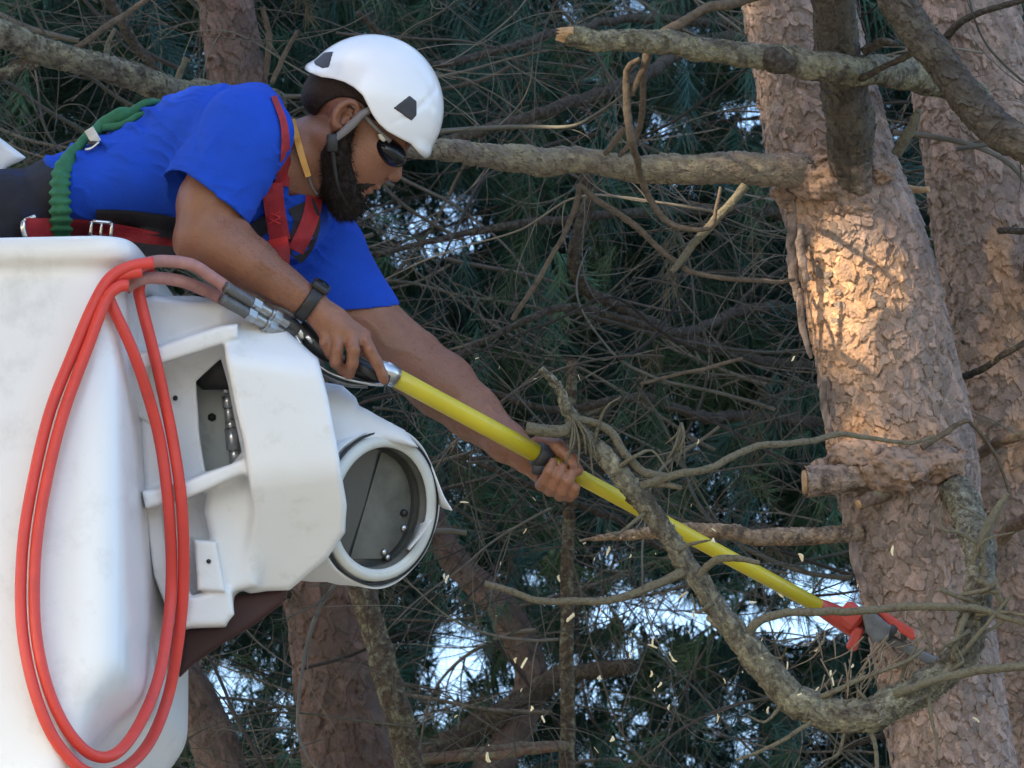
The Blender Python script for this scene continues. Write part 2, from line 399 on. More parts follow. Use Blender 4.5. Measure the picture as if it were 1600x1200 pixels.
# ---------------------------------------------------------------- ground
def ground():
    n = 60; g = np.linspace(-1, 1, n); g = np.sign(g) * np.abs(g) ** 2.2 * 900
    X, Y = np.meshgrid(g, g, indexing='ij'); Z = 0.25 * vnoise(X / 9, Y / 9, 0 * X) * np.clip((np.hypot(X, Y)) / 20, 0, 1)
    V = np.stack([X, Y, Z], -1).reshape(-1, 3)
    tag(mk('ground', V, ringfaces(n, n, closed=False), M['soil'], loc=(0, 0, 0)), kind='structure')
ground()

# ---------------------------------------------------------------- big pines
def bark_tube(P, k, step, amp, cell, seed, colors, stretch=1.5, warm=None):
    """trunk in px space with scaly plates; rows x,y,z,r. returns V,F,col"""
    C = spline(P, step=step); ctr, r = C[:, :3], C[:, 3]; n = len(C)
    T, N, B = frames(ctr)
    th = np.linspace(0, 2 * np.pi, k, endpoint=False); th = th + 0.68 * np.sin(th); s = np.concatenate([[0], np.cumsum(np.linalg.norm(np.diff(ctr, axis=0), axis=1))])
    A = (th[None, :] * r[:, None]); Sg = s[:, None] + 0 * A
    dx = np.cos(th)[None, :] * r[:, None]; dy = np.sin(th)[None, :] * r[:, None]
    wx = cell * 0.8 * fbm(dx / (cell * .7), dy / (cell * .7), Sg / (cell * .8), seed, 2) + 14 * fbm(dx / 90, dy / 90, Sg / 90, seed + 5, 2)
    wy = cell * 0.9 * fbm(dx / (cell * .7), dy / (cell * .7), Sg / (cell * .8), seed + 9, 2)
    u, v = (A + wx) / cell, (Sg + wy) / (cell * stretch)
    F1, F2, idd, ex, ey = worley(u, v, seed)
    e = np.clip((F2 - F1) / 0.10, 0, 1); e = e * e * (3 - 2 * e)
    G1, G2, jd, gx, gy = worley(u * 1.9 + 7, v * 1.6 + 3, seed + 20)
    e2 = np.clip((G2 - G1) / 0.10, 0, 1); e2 = e2 * e2 * (3 - 2 * e2)
    tilt = (idd - 0.5) * 1.4 * ex + (jd - 0.3) * ey * 1.3
    t2 = (jd - 0.5) * 1.6 * gx + 1.3 * gy
    hgt = amp * (0.50 * idd + 0.75 * tilt - 0.07 * (1 - e) + 0.34 * jd + 0.50 * t2 - 0.04 * (1 - e2)) + 0.16 * amp * fbm(dx / 6, dy / 6, Sg / 9, seed + 3, 2)
    big = 6 * fbm(dx / 70, dy / 70, Sg / 110, seed + 30, 2)
    rr = r[:, None] + hgt + big - amp * 0.4
    V = ctr[:, None, :] + rr[..., None] * (np.cos(th)[None, :, None] * N[:, None, :] + np.sin(th)[None, :, None] * B[:, None, :])
    plate, inner, crack_shade = [np.array(q) for q in colors]
    mixv = np.clip(0.42 + 0.9 * fbm(dx / 70, dy / 70, Sg / 110, seed + 40, 2) + 0.6 * (jd - 0.5) + 0.45 * (idd - 0.5), 0, 1)[..., None]
    grey = np.clip(0.9 * fbm(dx / 22, dy / 22, Sg / 22, seed + 50, 2) + 0.6 * (idd - 0.3), 0, 0.55)[..., None]
    c = plate * (1 - mixv) + inner * mixv; c = c * (1 - grey) + np.array([0.19, 0.168, 0.155]) * grey * (plate[0] / 0.24)
    c = c * (0.80 + 0.4 * jd[..., None])
    led = np.clip(0.15 + 1.5 * ey * (jd + .2) + 0.8 * ex * (idd - .5), 0, 1) * (1 - e); led2 = np.clip(0.05 + 1.6 * gy, 0, 1) * (1 - e2); ee = ((1 - 0.88 * led) * (1 - 0.6 * led2))[..., None]  # lower plate edges darkened: shade under the ledges painted in along the cracks
    c = c * ee + crack_shade * (1 - ee) * 0.5
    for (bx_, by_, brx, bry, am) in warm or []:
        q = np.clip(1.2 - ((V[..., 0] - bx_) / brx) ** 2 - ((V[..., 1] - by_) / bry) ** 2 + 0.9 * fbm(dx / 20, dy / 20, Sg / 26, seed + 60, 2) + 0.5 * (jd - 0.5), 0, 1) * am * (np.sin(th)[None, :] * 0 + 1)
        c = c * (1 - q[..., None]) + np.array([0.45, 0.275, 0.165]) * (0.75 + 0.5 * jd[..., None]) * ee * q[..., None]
    return V.reshape(-1, 3), ringfaces(n, k), c.reshape(-1, 3), V, (T, N, B, ctr, th)
PINEC = ((0.24, 0.186, 0.160), (0.32, 0.225, 0.180), (0.06, 0.045, 0.038))
def trunk(P, parent, k=320, step=1.6, amp=4.6, cell=20, seed=1, colors=PINEC, name='trunk', warm=None):
    V, F, c, *_ = bark_tube(P, k, step, amp, cell, seed, colors, 2.0, warm)
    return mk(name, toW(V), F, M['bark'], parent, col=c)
def limb_disp(seed, a=0.10):
    def f(th, s, r):
        x, y = np.cos(th) * r, np.sin(th) * r; q = np.maximum(r, 6)
        return r * a * (1.3 * fbm(x / (q * .9), y / (q * .9), s / (q * 1.3), seed, 3) + 0.9 * fbm(x / (q * .28), y / (q * .28), s / (q * .5), seed + 3, 2)) + r * a * 1.2 * np.clip(fbm(x / q, y / q, s / (q * 4), seed + 8, 2), 0, 1)
    return f
_ls = [100]
def wob(P, amp, seed):
    C = spline(P, step=12.0); s = np.arange(len(C)) * 12.0
    e = np.minimum(1, np.minimum(s, s[-1] - s) / 60.0)
    C[:, 1] += amp * e * fbm(s / 70, 0 * s, 0 * s, seed, 3) * 2; C[:, 0] += amp * 0.5 * e * fbm(s / 60, 0 * s + 5, 0 * s, seed, 3) * 2
    C[:, 2] += amp * e * fbm(s / 90, 0 * s + 9, 0 * s, seed, 2) * 2
    return C
def limb(P, parent, m='limb', name='branch', k=None, rough=0.19, w=None):
    _ls[0] += 7; P = np.asarray(P, float); rm = P[:, 3].max()
    C = wob(P, w if w is not None else min(5, 1.5 + rm * 0.12), _ls[0])
    if len(C) > 4: C = spline(C, step=max(1.8, min(3.2, rm * 0.35)))
    V, F = tube(C[:, :3], C[:, 3], k or int(np.clip(rm * 2.8, 7, 84)), limb_disp(_ls[0], rough))
    return mk(name, toW(V), F, M[m], parent)

def barklimb(P, parent, colors, cell=15, amp=3.2, k=120, seed=5, name='branch', ww=4, base=None):
    C = wob(np.asarray(P, float), ww, seed); V, F, c, *_ = bark_tube(C, k, 2.0, amp, cell, seed, colors, 1.5)
    if base is not None:                               # the trunk's own bark runs a little way up the limb
        nr = len(c) // k; t = np.clip(1.25 - np.arange(nr) * 2.0 / base, 0, 1)[:, None, None]; cc = c.reshape(nr, k, 3); lum = cc.mean(2, keepdims=True) / cc.mean()
        n_ = np.clip(t + 0.8 * (t > 0) * (t < 1) * vnoise(V[:, 0] / 14, V[:, 1] / 14, V[:, 2] / 14, 3).reshape(nr, k, 1), 0, 1); c = (cc * (1 - n_) + np.array([0.25, 0.19, 0.16]) * lum * n_).reshape(-1, 3)
    return mk(name, toW(V), F, M['bark'] if base is not None else M['barklimb'], parent, col=c * 0.95)
LC1 = ((0.21, 0.17, 0.135), (0.235, 0.215, 0.145), (0.05, 0.04, 0.032)); LC2 = ((0.085, 0.072, 0.062), (0.115, 0.104, 0.078), (0.03, 0.025, 0.022)); LC3 = ((0.19, 0.175, 0.12), (0.24, 0.225, 0.145), (0.045, 0.038, 0.03))
T1 = thing('pine_tree', (1500, 6300, 600), 'thick flaky pine trunk the pole saw reaches, with a cut stub on its left', 'tree', 'tall pines around the worker')
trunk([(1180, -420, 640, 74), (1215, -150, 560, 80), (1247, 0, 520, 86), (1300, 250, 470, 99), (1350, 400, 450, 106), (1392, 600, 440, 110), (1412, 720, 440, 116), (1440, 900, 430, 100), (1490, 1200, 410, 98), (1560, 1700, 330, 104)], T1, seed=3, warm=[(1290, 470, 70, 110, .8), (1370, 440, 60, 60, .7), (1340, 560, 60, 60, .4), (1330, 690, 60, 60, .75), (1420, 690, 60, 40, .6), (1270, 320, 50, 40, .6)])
# lower trunk to the ground, outside the picture
def lower(P0, r0, parent, seed):
    a = W1(*P0); b = np.array([a[0] + 0.35, a[1] + 0.05, 0.0]); q = toP(np.vstack([a, b]))
    C = np.hstack([np.vstack([W1(*P0), (a + b) / 2, b]), [[r0 / S], [r0 / S * 1.12], [r0 / S * 1.5]]])
    t = spline(C, step=0.08); V, F = tube(t[:, :3], t[:, 3], 40, lambda th, s, r: 0.012 * fbm(np.cos(th) * 4, np.sin(th) * 4, s * 7, seed, 3))
    mk('lower_trunk', V, F, M['bark'], parent, col=np.tile(np.array([[0.27, 0.18, 0.14]]), (len(V), 1)))
lower((1560, 1695, 330), 103, T1, 4)
barklimb([(1300, 275, 470, 40), (1262, 271, 395, 32), (1225, 268, 350, 26), (1100, 264, 330, 23), (1000, 262, 318, 22), (900, 254, 300, 21), (780, 243, 290, 20), (690, 236, 280, 18), (600, 232, 270, 15), (520, 226, 262, 11)], T1, LC1, 14, 3.0, 120, 51, base=150)
barklimb([(1352, 350, 440, 12), (1343, 312, 392, 22), (1335, 268, 352, 31), (1329, 222, 318, 36), (1322, 160, 270, 37), (1310, 80, 215, 36), (1300, 0, 165, 35), (1285, -130, 90, 33), (1260, -420, -40, 28), (1225, -760, -200, 18)], T1, LC2, 20, 4.0, 150, 53, base=130)
stub = barklimb([(1420, 738, 400, 27), (1345, 744, 330, 25), (1300, 750, 310, 23), (1258, 753, 300, 23)], T1, ((0.30, 0.22, 0.18), (0.36, 0.25, 0.18), (0.06, 0.045, 0.038)), 13, 3, 110, 71, 'branch_stub', 0)
mb = MB(); mb.disc((1257, 753, 300), (-1, 0.05, -0.1), 20, 17, 6, 20); mb.build('cut_face', M['wood'], stub)
# knots and whorl collar around the trunk
def knot(x, y, z, r, parent, seed, m='limb_pink', squash=0.7):
    v = Vol((x - r * 1.6, y - r * 1.6, z - r * 1.3), (x + r * 1.6, y + r * 1.6, z + r * 1.3), max(2.0, r / 12))
    v.ell((x, y, z), (r * 1.15, r * squash, r * 0.8), k=0)
    v.field(lambda X, Y, Z: -r * 0.45 * fbm(X / (r * .45), Y / (r * .3), Z / (r * .45), seed, 3))
    V, Q = v.mesh()
    t = np.clip(0.5 + 1.2 * fbm(V[:, 0] / 16, V[:, 1] / 16, V[:, 2] / 16, seed + 2, 3), 0, 1)[:, None]; f1, f2, i_, _, _ = worley(V[:, 0] / 13 + fbm(V[:, 0] / 10, V[:, 1] / 10, 0 * V[:, 0], 3, 2), V[:, 1] / 13, seed)
    col = (np.array([0.23, 0.175, 0.15]) * t + np.array([0.33, 0.22, 0.155]) * (1 - t)) * (0.35 + 0.65 * np.clip((f2 - f1) / .15, 0, 1))[:, None]
    return mk('knot', toW(V), Q, M['bark'], parent, col=col)
for q, (x, y, z, r) in enumerate([(1300, 262, 380, 34), (1368, 268, 380, 30), (1335, 318, 372, 34), (1345, 715, 335, 44), (1400, 735, 322, 50), (1460, 725, 342, 46), (1300, 735, 372, 30), (1290, 285, 370, 45), (1240, 300, 412, 34)]):
    knot(x, y, z, r, T1, 60 + q)
k1 = knot(1447, 745, 300, 17, T1, 77, 'red') if False else knot(1432, 742, 296, 15, T1, 77, 'limb_pink')
st = limb([(1385, 770, 330, 13), (1362, 778, 305, 11), (1342, 788, 290, 9)], T1, 'limb_pink', 'branch_stub', w=0)
mb = MB(); mb.disc((1341, 788, 290), (-0.9, 0.4, -0.5), 8, 7, 4, 14); mb.build('cut_face', M['wood'], st)
# peeled bark strips standing off the left edge of the trunk
for (x0, y0, x1, y1, wd, z) in [(1240, 330, 1246, 470, 9, 395), (1252, 350, 1262, 440, 7, 370), (1250, 450, 1268, 560, 6, 390), (1330, 830, 1356, 930, 8, 350), (1288, 590, 1300, 680, 6, 370)]:
    t = np.linspace(0, 1, 14); C = np.stack([x0 + (x1 - x0) * t - 6 * np.sin(t * 3.1), y0 + (y1 - y0) * t, z + 0 * t], 1)
    V, F = tube(C, wd * (0.35 + 0.65 * np.sin(0.4 + t * 2.5)), 10, lambda th, s, r: r * 0.5 * fbm(np.cos(th) * 1.5, np.sin(th) * 1.5, s / 14, int(x0), 2))
    V[:, 2] = z + (V[:, 2] - z) * 0.45 ; V[:, 0] += 4 * fbm(V[:, 1] / 9, V[:, 0] / 9, V[:, 2] / 9, 5, 2)
    mk('bark_flake', toW(V), F, M['bark'], T1, col=np.tile([[0.27, 0.21, 0.18]], (len(V), 1)) * (0.8 + 0.5 * vnoise(V[:, 1] / 12, V[:, 0] / 6, 0 * V[:, 0], 6))[:, None])
# small flakes lifting all over the trunk front (one part, part of the bark's surface)
def flakes(P, parent, n, seed, y0, y1):
    rg = np.random.default_rng(seed); C = spline(P, step=4.0); Vs = []; Fs = []; cs = []; o = 0
    for _ in range(n):
        y = rg.uniform(y0, y1); i = np.argmin(np.abs(C[:, 1] - y)); c = C[i]; a = rg.uniform(-1.45, 1.45)
        N = np.array([math.sin(a), 0, -math.cos(a)]); Tt = np.array([math.cos(a), 0, math.sin(a)]); U = np.array([0.18, 1.0, 0]); U /= np.linalg.norm(U)
        w_, h_ = rg.uniform(10, 24), rg.uniform(10, 26); lift = rg.uniform(0, 4.5); ctr = c[:3] + N * (c[3] + 1.0)
        m_ = 9; ang = np.linspace(0, 2 * np.pi, m_, endpoint=False); rad = rg.uniform(0.65, 1.1, m_)
        top = [ctr + Tt * w_ * .5 * np.cos(t) * q - N * (w_ * .5 * np.cos(t)) ** 2 / c[3] * .5 + U * h_ * .5 * np.sin(t) * q + N * (lift * (0.5 - 0.5 * np.sin(t)) + 0.4) for t, q in zip(ang, rad)]
        bot = [p - N * 1.6 for p in top]; mid = ctr + N * (lift * 0.45 + 0.9)
        Vs += top + bot + [mid]; 
        for j in range(m_):
            j2 = (j + 1) % m_; Fs.append([o + j, o + j2, o + 2 * m_]); Fs.append([o + j, o + m_ + j, o + m_ + j2, o + j2])
        k_ = rg.uniform(0, 1); col = np.array([0.17, 0.138, 0.12]) * (1 - k_) + np.array([0.28, 0.215, 0.18]) * k_
        cs += [col] * (2 * m_ + 1); o += 2 * m_ + 1
    return tag(mk('bark_scales', toW(np.array(Vs)), Fs, M['bark'], parent, col=np.array(cs), smooth=False), kind='stuff')
flakes([(1247, 0, 520, 86), (1300, 250, 470, 99), (1350, 400, 450, 106), (1392, 600, 440, 110), (1412, 720, 440, 114), (1440, 900, 430, 100), (1490, 1200, 410, 98)], T1, 300, 11, -20, 1220)

T2 = thing('pine_tree', (1760, 6500, 950), 'second pine trunk cut off by the right edge of the photo, close behind the first', 'tree', 'tall pines around the worker')
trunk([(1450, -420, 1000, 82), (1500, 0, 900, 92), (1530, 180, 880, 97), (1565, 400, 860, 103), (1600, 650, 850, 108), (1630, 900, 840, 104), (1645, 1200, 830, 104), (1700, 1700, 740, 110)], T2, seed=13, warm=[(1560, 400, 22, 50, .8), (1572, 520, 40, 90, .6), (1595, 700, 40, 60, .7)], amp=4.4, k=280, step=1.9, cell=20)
lower((1700, 1695, 740), 109, T2, 5)
flakes([(1500, 0, 900, 92), (1530, 180, 880, 97), (1565, 400, 860, 103), (1600, 650, 850, 108), (1630, 900, 840, 104), (1645, 1200, 830, 104)], T2, 180, 12, -20, 1220)
b = barklimb([(1530, 150, 700, 20), (1475, 130, 520, 22), (1440, 118, 420, 24), (1400, 112, 330, 24), (1310, 104, 150, 23), (1200, 88, 100, 20), (1100, 76, 60, 18), (1000, 66, 30, 18), (905, 56, 10, 17), (890, 54, 8, 16)], T2, LC3, 13, 3.0, 120, 55)
mb = MB()
for q in range(15):
    a = rng.uniform(0, 6.28); r_ = rng.uniform(3, 12); L_ = rng.uniform(4, 20)
    mb.tube([(896, 55 + r_ * math.sin(a), 8 + r_ * math.cos(a), 6), (888 - L_ * .4, 55 + r_ * 1.1 * math.sin(a), 8 + r_ * math.cos(a), 4.5), (886 - L_, 55 + r_ * 1.3 * math.sin(a), 8 + r_ * math.cos(a), 0.8)], 1, 6, 4)
mb.build('torn_end', M['wood'], b)
v = Vol((1170, 60, 40), (1250, 130, 120), 2.2); v.ell((1212, 92, 84), (24, 22, 20), k=0); v.ell((1226, 102, 84), (20, 15, 16)); v.field(lambda X, Y, Z: -7 * fbm(X / 14, Y / 12, Z / 14, 5, 3))
V_, Q_ = v.mesh(); mk('knot', toW(V_), Q_, M['limb_grey'], b)
barklimb([(1180, -700, 20, 14), (1270, -420, 50, 24), (1345, -190, 60, 30), (1390, -20, 60, 29), (1430, 45, 50, 28), (1470, 95, 40, 28), (1520, 165, 30, 28), (1560, 205, 20, 27), (1620, 235, 10, 30), (1720, 300, 300, 36), (1640, 420, 740, 40)], T2, LC2, 17, 3.6, 140, 57)

hook = barklimb([(1470, 735, 440, 29.58), (1496, 780, 330, 26.97), (1518, 825, 200, 25.23), (1532, 862, 90, 22.62), (1532, 905, 0, 20.88), (1522, 970, -30, 22.62), (1490, 1042, -40, 23.49), (1420, 1090, -50, 24.36), (1350, 1112, -60, 25.23), (1280, 1108, -60, 24.36), (1215, 1065, -60, 21.75), (1150, 990, -55, 19.14), (1095, 905, -50, 17.4), (1040, 835, -50, 15.66), (985, 765, -50, 14.79), (935, 705, -50, 13.05), (895, 650, -50, 10.44), (870, 605, -50, 7.83), (845, 575, -50, 6.96)], T1, ((0.17, 0.16, 0.12), (0.26, 0.255, 0.185), (0.04, 0.034, 0.028)), 12, 4.2, 120, 61, ww=8)
hook['label'] = 'long lichen covered branch hooking across the pole'
def twig(P, parent, m='twig_pale', w=None): return limb(P, parent, m, 'twig', rough=0.16, w=w)
tw = [
 [(1068, 893, -52, 10), (1030, 912, -60, 8), (960, 935, -70, 7), (900, 941, -75, 6.5), (840, 936, -75, 6), (800, 925, -75, 6), (757, 911, -75, 5)],
 [(1090, 900, -55, 8), (1115, 878, -70, 7), (1150, 872, -80, 6), (1187, 880, -80, 4)],
 [(990, 765, -55, 10), (1020, 755, -60, 7), (1065, 762, -60, 4)],
 [(985, 765, -52, 9), (1050, 744, -70, 7), (1110, 730, -60, 6.5), (1180, 700, -30, 6), (1250, 690, 0, 5.5), (1310, 678, 20, 5), (1360, 686, 30, 4), (1420, 692, 40, 3.5), (1460, 682, 50, 2.5)],
 [(1045, 745, -52, 7), (1005, 735, -60, 7), (975, 705, -60, 7), (950, 672, -60, 7), (905, 656, -60, 7), (885, 668, -64, 10), (855, 672, -66, 11), (822, 668, -66, 10)],
 [(1168, 1000, -58, 8), (1180, 975, -70, 8), (1230, 957, -75, 7.5), (1330, 955, -75, 7), (1430, 947, -75, 7), (1520, 952, -70, 6.5), (1560, 962, -70, 6), (1610, 975, -70, 5.5)],
 [(1380, 1098, -62, 8), (1420, 1075, -90, 8), (1500, 1052, -95, 8), (1580, 1042, -95, 8), (1660, 1030, -95, 7)],
 [(1260, 1100, -62, 7), (1300, 1082, -80, 5), (1350, 1058, -85, 4), (1420, 1032, -90, 3.5), (1450, 1008, -90, 2)],
 [(1290, 1110, -70, 4), (1250, 1140, -80, 4), (1200, 1170, -80, 3.5), (1150, 1188, -80, 2.5)],
 [(1530, 905, -50, 8), (1555, 925, -60, 6), (1570, 965, -60, 4), (1520, 1000, -60, 2)],
 [(1520, 940, -50, 7), (1500, 985, -70, 6), (1490, 1030, -60, 6), (1530, 990, -70, 4), (1580, 930, -70, 3)],
 [(1525, 870, -50, 12), (1545, 820, -50, 9), (1562, 790, -50, 6), (1575, 770, -50, 4)],
 [(1520, 940, -55, 5), (1480, 925, -70, 4), (1470, 920, -70, 4)], [(1500, 930, -60, 4), (1545, 920, -70, 4), (1560, 905, -70, 3.5)],
 [(1350, 1120, -60, 5), (1366, 1160, -60, 4), (1372, 1230, -60, 3.5)],
 [(925, 700, -55, 4), (945, 640, -75, 2), (970, 620, -75, 1.2)],
]
for P in tw: twig([(p[0], p[1], p[2], p[3] * .88) for p in P], hook)
_r = np.random.default_rng(31)
for (x, y, a0) in [(1520, 880, -1.2), (1535, 930, -.4), (1515, 985, 2.6), (1500, 1040, -1.9), (1450, 1085, 1.4), (1400, 1095, -1.3), (1330, 1105, 1.8), (1240, 1080, 2.3), (1180, 1030, -.2), (1120, 940, 2.7), (1060, 860, -.5), (1010, 800, 2.5), (960, 735, -.6), (1530, 850, -2.6), (1525, 960, -.1), (1480, 1060, -.9), (1360, 1110, -2.0), (1540, 900, -1.7)]:
    L = _r.uniform(35, 110); b_ = _r.uniform(-.8, .8); z = -60
    twig([(x, y, z, 4.2), (x + math.cos(a0) * L * .4, y + math.sin(a0) * L * .4, z - _r.uniform(0, 25), 3), (x + math.cos(a0) * L * .7 + math.cos(a0 + b_) * L * .1, y + math.sin(a0) * L * .7 + 4, z - _r.uniform(0, 30), 2.2), (x + math.cos(a0 + b_) * L, y + math.sin(a0 + b_) * L, z - _r.uniform(0, 40), 1)], hook, w=3)
# tufts of bleached grass-like dead needles on the hook branch
mb = MB()
for (cx, cy, dx, dy, n_, L_) in [(895, 650, 0.35, 0.9, 10, 95), (1065, 660, -0.1, 1.0, 9, 85)]:
    for q in range(n_):
        a = math.atan2(dy, dx) + rng.uniform(-0.45, 0.45); l_ = L_ * rng.uniform(0.5, 1.05); z = -60 + rng.uniform(-15, 15)
        mb.tube([(cx, cy, z, 1.8), (cx + math.cos(a) * l_ * .5 + rng.uniform(-4, 4), cy + math.sin(a) * l_ * .5, z - 4, 2.2), (cx + math.cos(a + .15) * l_, cy + math.sin(a + .15) * l_, z, 1.2)], 1, 5, 12)
mb.build('dead_needles', M['twig_pale'], hook)
mb = MB()
for q in range(46):
    t_ = rng.uniform(0, 1); bx, by = 1420 - 130 * t_ + rng.uniform(-30, 60), 1040 + rng.uniform(-55, 30)
    a = rng.uniform(1.1, 2.5); l_ = rng.uniform(30, 85); z = -70 + rng.uniform(-20, 60)
    mb.tube([(bx, by, z, 1.3), (bx + math.cos(a) * l_ * .5 + rng.uniform(-6, 6), by + math.sin(a) * l_ * .5, z, 1.3), (bx + math.cos(a + .2) * l_, by + math.sin(a + .2) * l_, z, 0.7)], 1, 4, 14)
mb.build('dry_needles', M['dryneedle'], hook)

# more branches of the first two pines
barklimb([(1345, 832, 360, 11), (1270, 836, 330, 11), (1180, 842, 300, 12), (1130, 832, 290, 12), (1060, 832, 280, 9), (1000, 836, 270, 8), (940, 840, 262, 7), (905, 845, 258, 4)], T1, ((0.30, 0.21, 0.14), (0.40, 0.27, 0.16), (0.06, 0.045, 0.038)), 10, 2.2, 90, 73)
for P in [
 [(1290, -60, 300, 8), (1165, 0, 150, 8), (1105, 15, 130, 8), (1050, 42, 120, 8), (1020, 68, 110, 7), (1005, 110, 110, 6), (985, 150, 110, 4)],
 [(1000, 92, 100, 4), (980, 110, 105, 5), (980, 160, 105, 6), (988, 220, 105, 6), (1000, 270, 200, 5.5), (1020, 320, 240, 5), (1055, 352, 240, 4.5), (1108, 356, 240, 3.5), (1120, 320, 240, 3), (1126, 292, 240, 2.5)],
 [(1010, 62, 110, 4), (1005, 120, 250, 5), (1000, 200, 300, 5), (975, 235, 305, 4), (940, 275, 310, 3)],
]: twig(P, b, 'twig')
for P, m_ in [
 ([(1164, 290, 300, 7), (1140, 320, 290, 7), (1110, 355, 280, 7), (1080, 388, 280, 6), (1050, 425, 280, 4.5)], 'twig_pale'),
 ([(905, 288, 300, 4), (940, 318, 290, 5), (990, 352, 290, 5), (1045, 402, 290, 4.5), (1095, 428, 290, 4), (1200, 440, 300, 3.5), (1240, 437, 380, 3)], 'twig'),
 ([(906, 288, 300, 5), (900, 320, 300, 4.5), (880, 370, 300, 4), (850, 420, 300, 4), (800, 500, 300, 3.5)], 'twig'),
 ([(975, 200, 280, 5), (958, 225, 290, 5), (942, 245, 300, 4)], 'twig'),
 ([(1400, 240, 400, 8), (1415, 215, 390, 8), (1430, 185, 380, 7), (1436, 172, 376, 5)], 'twig_pale'),
 ([(1398, 292, 600, 7), (1430, 295, 560, 5.5), (1452, 296, 550, 4.5)], 'wood'),
 ([(1345, 122, 170, 6), (1380, 108, 120, 5), (1420, 85, 100, 5), (1432, 75, 95, 3)], 'limb_grey'),
 ([(1350, 80, 200, 8), (1380, 68, 180, 7), (1405, 70, 180, 3)], 'limb_grey'),
 ([(1160, 560, 400, 3), (1100, 575, 380, 3), (1000, 600, 370, 2.5)], 'twig'),
]: limb(P, T1, m_, 'branch')
for P, m_ in [
 ([(1475, 602, 700, 6), (1520, 585, 500, 5.5), (1560, 560, 420, 5), (1620, 525, 400, 5)], 'limb_grey'),
 ([(1520, 715, 600, 8), (1550, 695, 500, 9), (1580, 684, 420, 8), (1640, 670, 400, 8)], 'limb_pink'),
 ([(1565, 845, 600, 9), (1580, 820, 560, 10), (1610, 808, 520, 11), (1660, 800, 500, 12)], 'limb_pink'),
 ([(1562, 360, 720, 5), (1600, 362, 640, 5), (1650, 364, 600, 5)], 'limb_grey'),
 ([(1475, 62, 800, 6), (1500, 35, 760, 6), (1540, 15, 740, 5), (1620, -5, 720, 5)], 'limb_grey'),
 ([(1440, 700, 300, 5), (1500, 660, 320, 4), (1520, 665, 330, 3), (1560, 720, 400, 3), (1580, 780, 420, 2)], 'twig'),
]: limb(P, T2, m_, 'branch')
knot(1525, 265, 790, 26, T2, 91, 'limb_grey', 0.35)

# ---------------------------------------------------------------- pines behind
T4 = thing('pine_tree', (900, 7300, 2300), 'reddish brown pine trunk behind the man, seen above his back and under the white tube', 'tree', 'pines standing in the wood behind')
RED = ((0.13, 0.095, 0.082), (0.165, 0.105, 0.088), (0.04, 0.027, 0.024))
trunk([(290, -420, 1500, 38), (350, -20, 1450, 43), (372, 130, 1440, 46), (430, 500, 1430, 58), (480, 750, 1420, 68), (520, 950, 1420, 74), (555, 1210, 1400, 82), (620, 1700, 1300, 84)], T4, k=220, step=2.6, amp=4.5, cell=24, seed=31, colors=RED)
lower((620, 1690, 1300), 92, T4, 7)
barklimb([(430, 160, 1300, 20), (300, 148, 700, 21), (255, 137, 500, 20), (200, 118, 440, 20), (130, 98, 400, 21), (60, 76, 380, 22), (0, 52, 360, 22), (-120, 10, 330, 22)], T4, LC3, 14, 3.2, 120, 59)
limb([(60, 96, 385, 10), (35, 100, 380, 10), (10, 112, 370, 9), (-60, 130, 360, 8)], T4, 'limb')
for P, m_ in [([(150, -30, 700, 9), (185, 20, 700, 9), (205, 60, 700, 8), (230, 92, 700, 7), (262, 128, 720, 6)], 'limb_grey'),
              ([(115, 78, 600, 4), (150, 55, 600, 5), (200, 20, 620, 5), (240, -10, 640, 5)], 'twig'),
              ([(275, 140, 900, 6), (282, 110, 900, 5), (292, 90, 900, 4)], 'twig_pale'), ([(165, 90, 500, 5), (170, 65, 500, 4), (180, 45, 500, 3)], 'twig_pale'),
              ([(425, 130, 900, 4), (445, 85, 900, 4), (465, 48, 900, 3)], 'twig'), ([(410, 10, 1400, 4), (420, 60, 1400, 5), (415, 120, 1400, 5)], 'twig')]:
    limb(P, T4, m_, 'branch')
T5 = thing('pine_tree', (900, 7000, 1500), 'slender smooth greenish brown stem leaning in front of the reddish trunk', 'tree', 'pines standing in the wood behind')
limb([(480, 600, 1300, 15), (530, 770, 1200, 18), (565, 920, 1150, 19), (595, 1020, 1130, 21), (625, 1130, 1110, 22), (645, 1230, 1100, 24), (720, 1700, 1000, 27)], T5, 'limb', 'trunk', rough=0.05)
lower((720, 1695, 1000), 28, T5, 8)
T6 = thing('pine_tree', (500, 7000, 1800), 'dark leaning trunk in the lower left gap beside the bucket', 'tree', 'pines standing in the wood behind')
trunk([(200, 900, 1500, 30), (255, 1010, 1500, 34), (310, 1110, 1480, 36), (355, 1230, 1450, 38), (480, 1700, 1380, 42)], T6, k=90, step=8, amp=4, cell=22, seed=41, colors=((0.12, 0.09, 0.075), (0.16, 0.11, 0.09), (0.05, 0.035, 0.03)))
limb([(480, 910, 1400, 8), (400, 950, 1350, 11), (330, 985, 1330, 14), (250, 1040, 1320, 14), (180, 1090, 1300, 12)], T6, 'limb_grey')
lower((480, 1690, 1380), 42, T6, 9)
T7 = thing('pine_tree', (920, 7000, 2300), 'thin straight grey stem rising below the gloved end of the yellow pole', 'tree', 'pines standing in the wood behind')
T7['label'] = 'thin straight upright grey brown stem below the far hand on the pole'
limb([(893, 560, 1500, 8), (890, 760, 1500, 9.5), (887, 900, 1500, 10.5), (886, 1050, 1490, 11), (888, 1220, 1480, 13), (900, 1700, 1400, 16)], T7, 'limb', 'trunk', rough=0.05)
lower((900, 1695, 1400), 16, T7, 10)
T8 = thing('pine_tree', (650, 7000, 2500), 'crooked dark trunk forking low between the thin stem and the reddish pine', 'tree', 'pines standing in the wood behind')
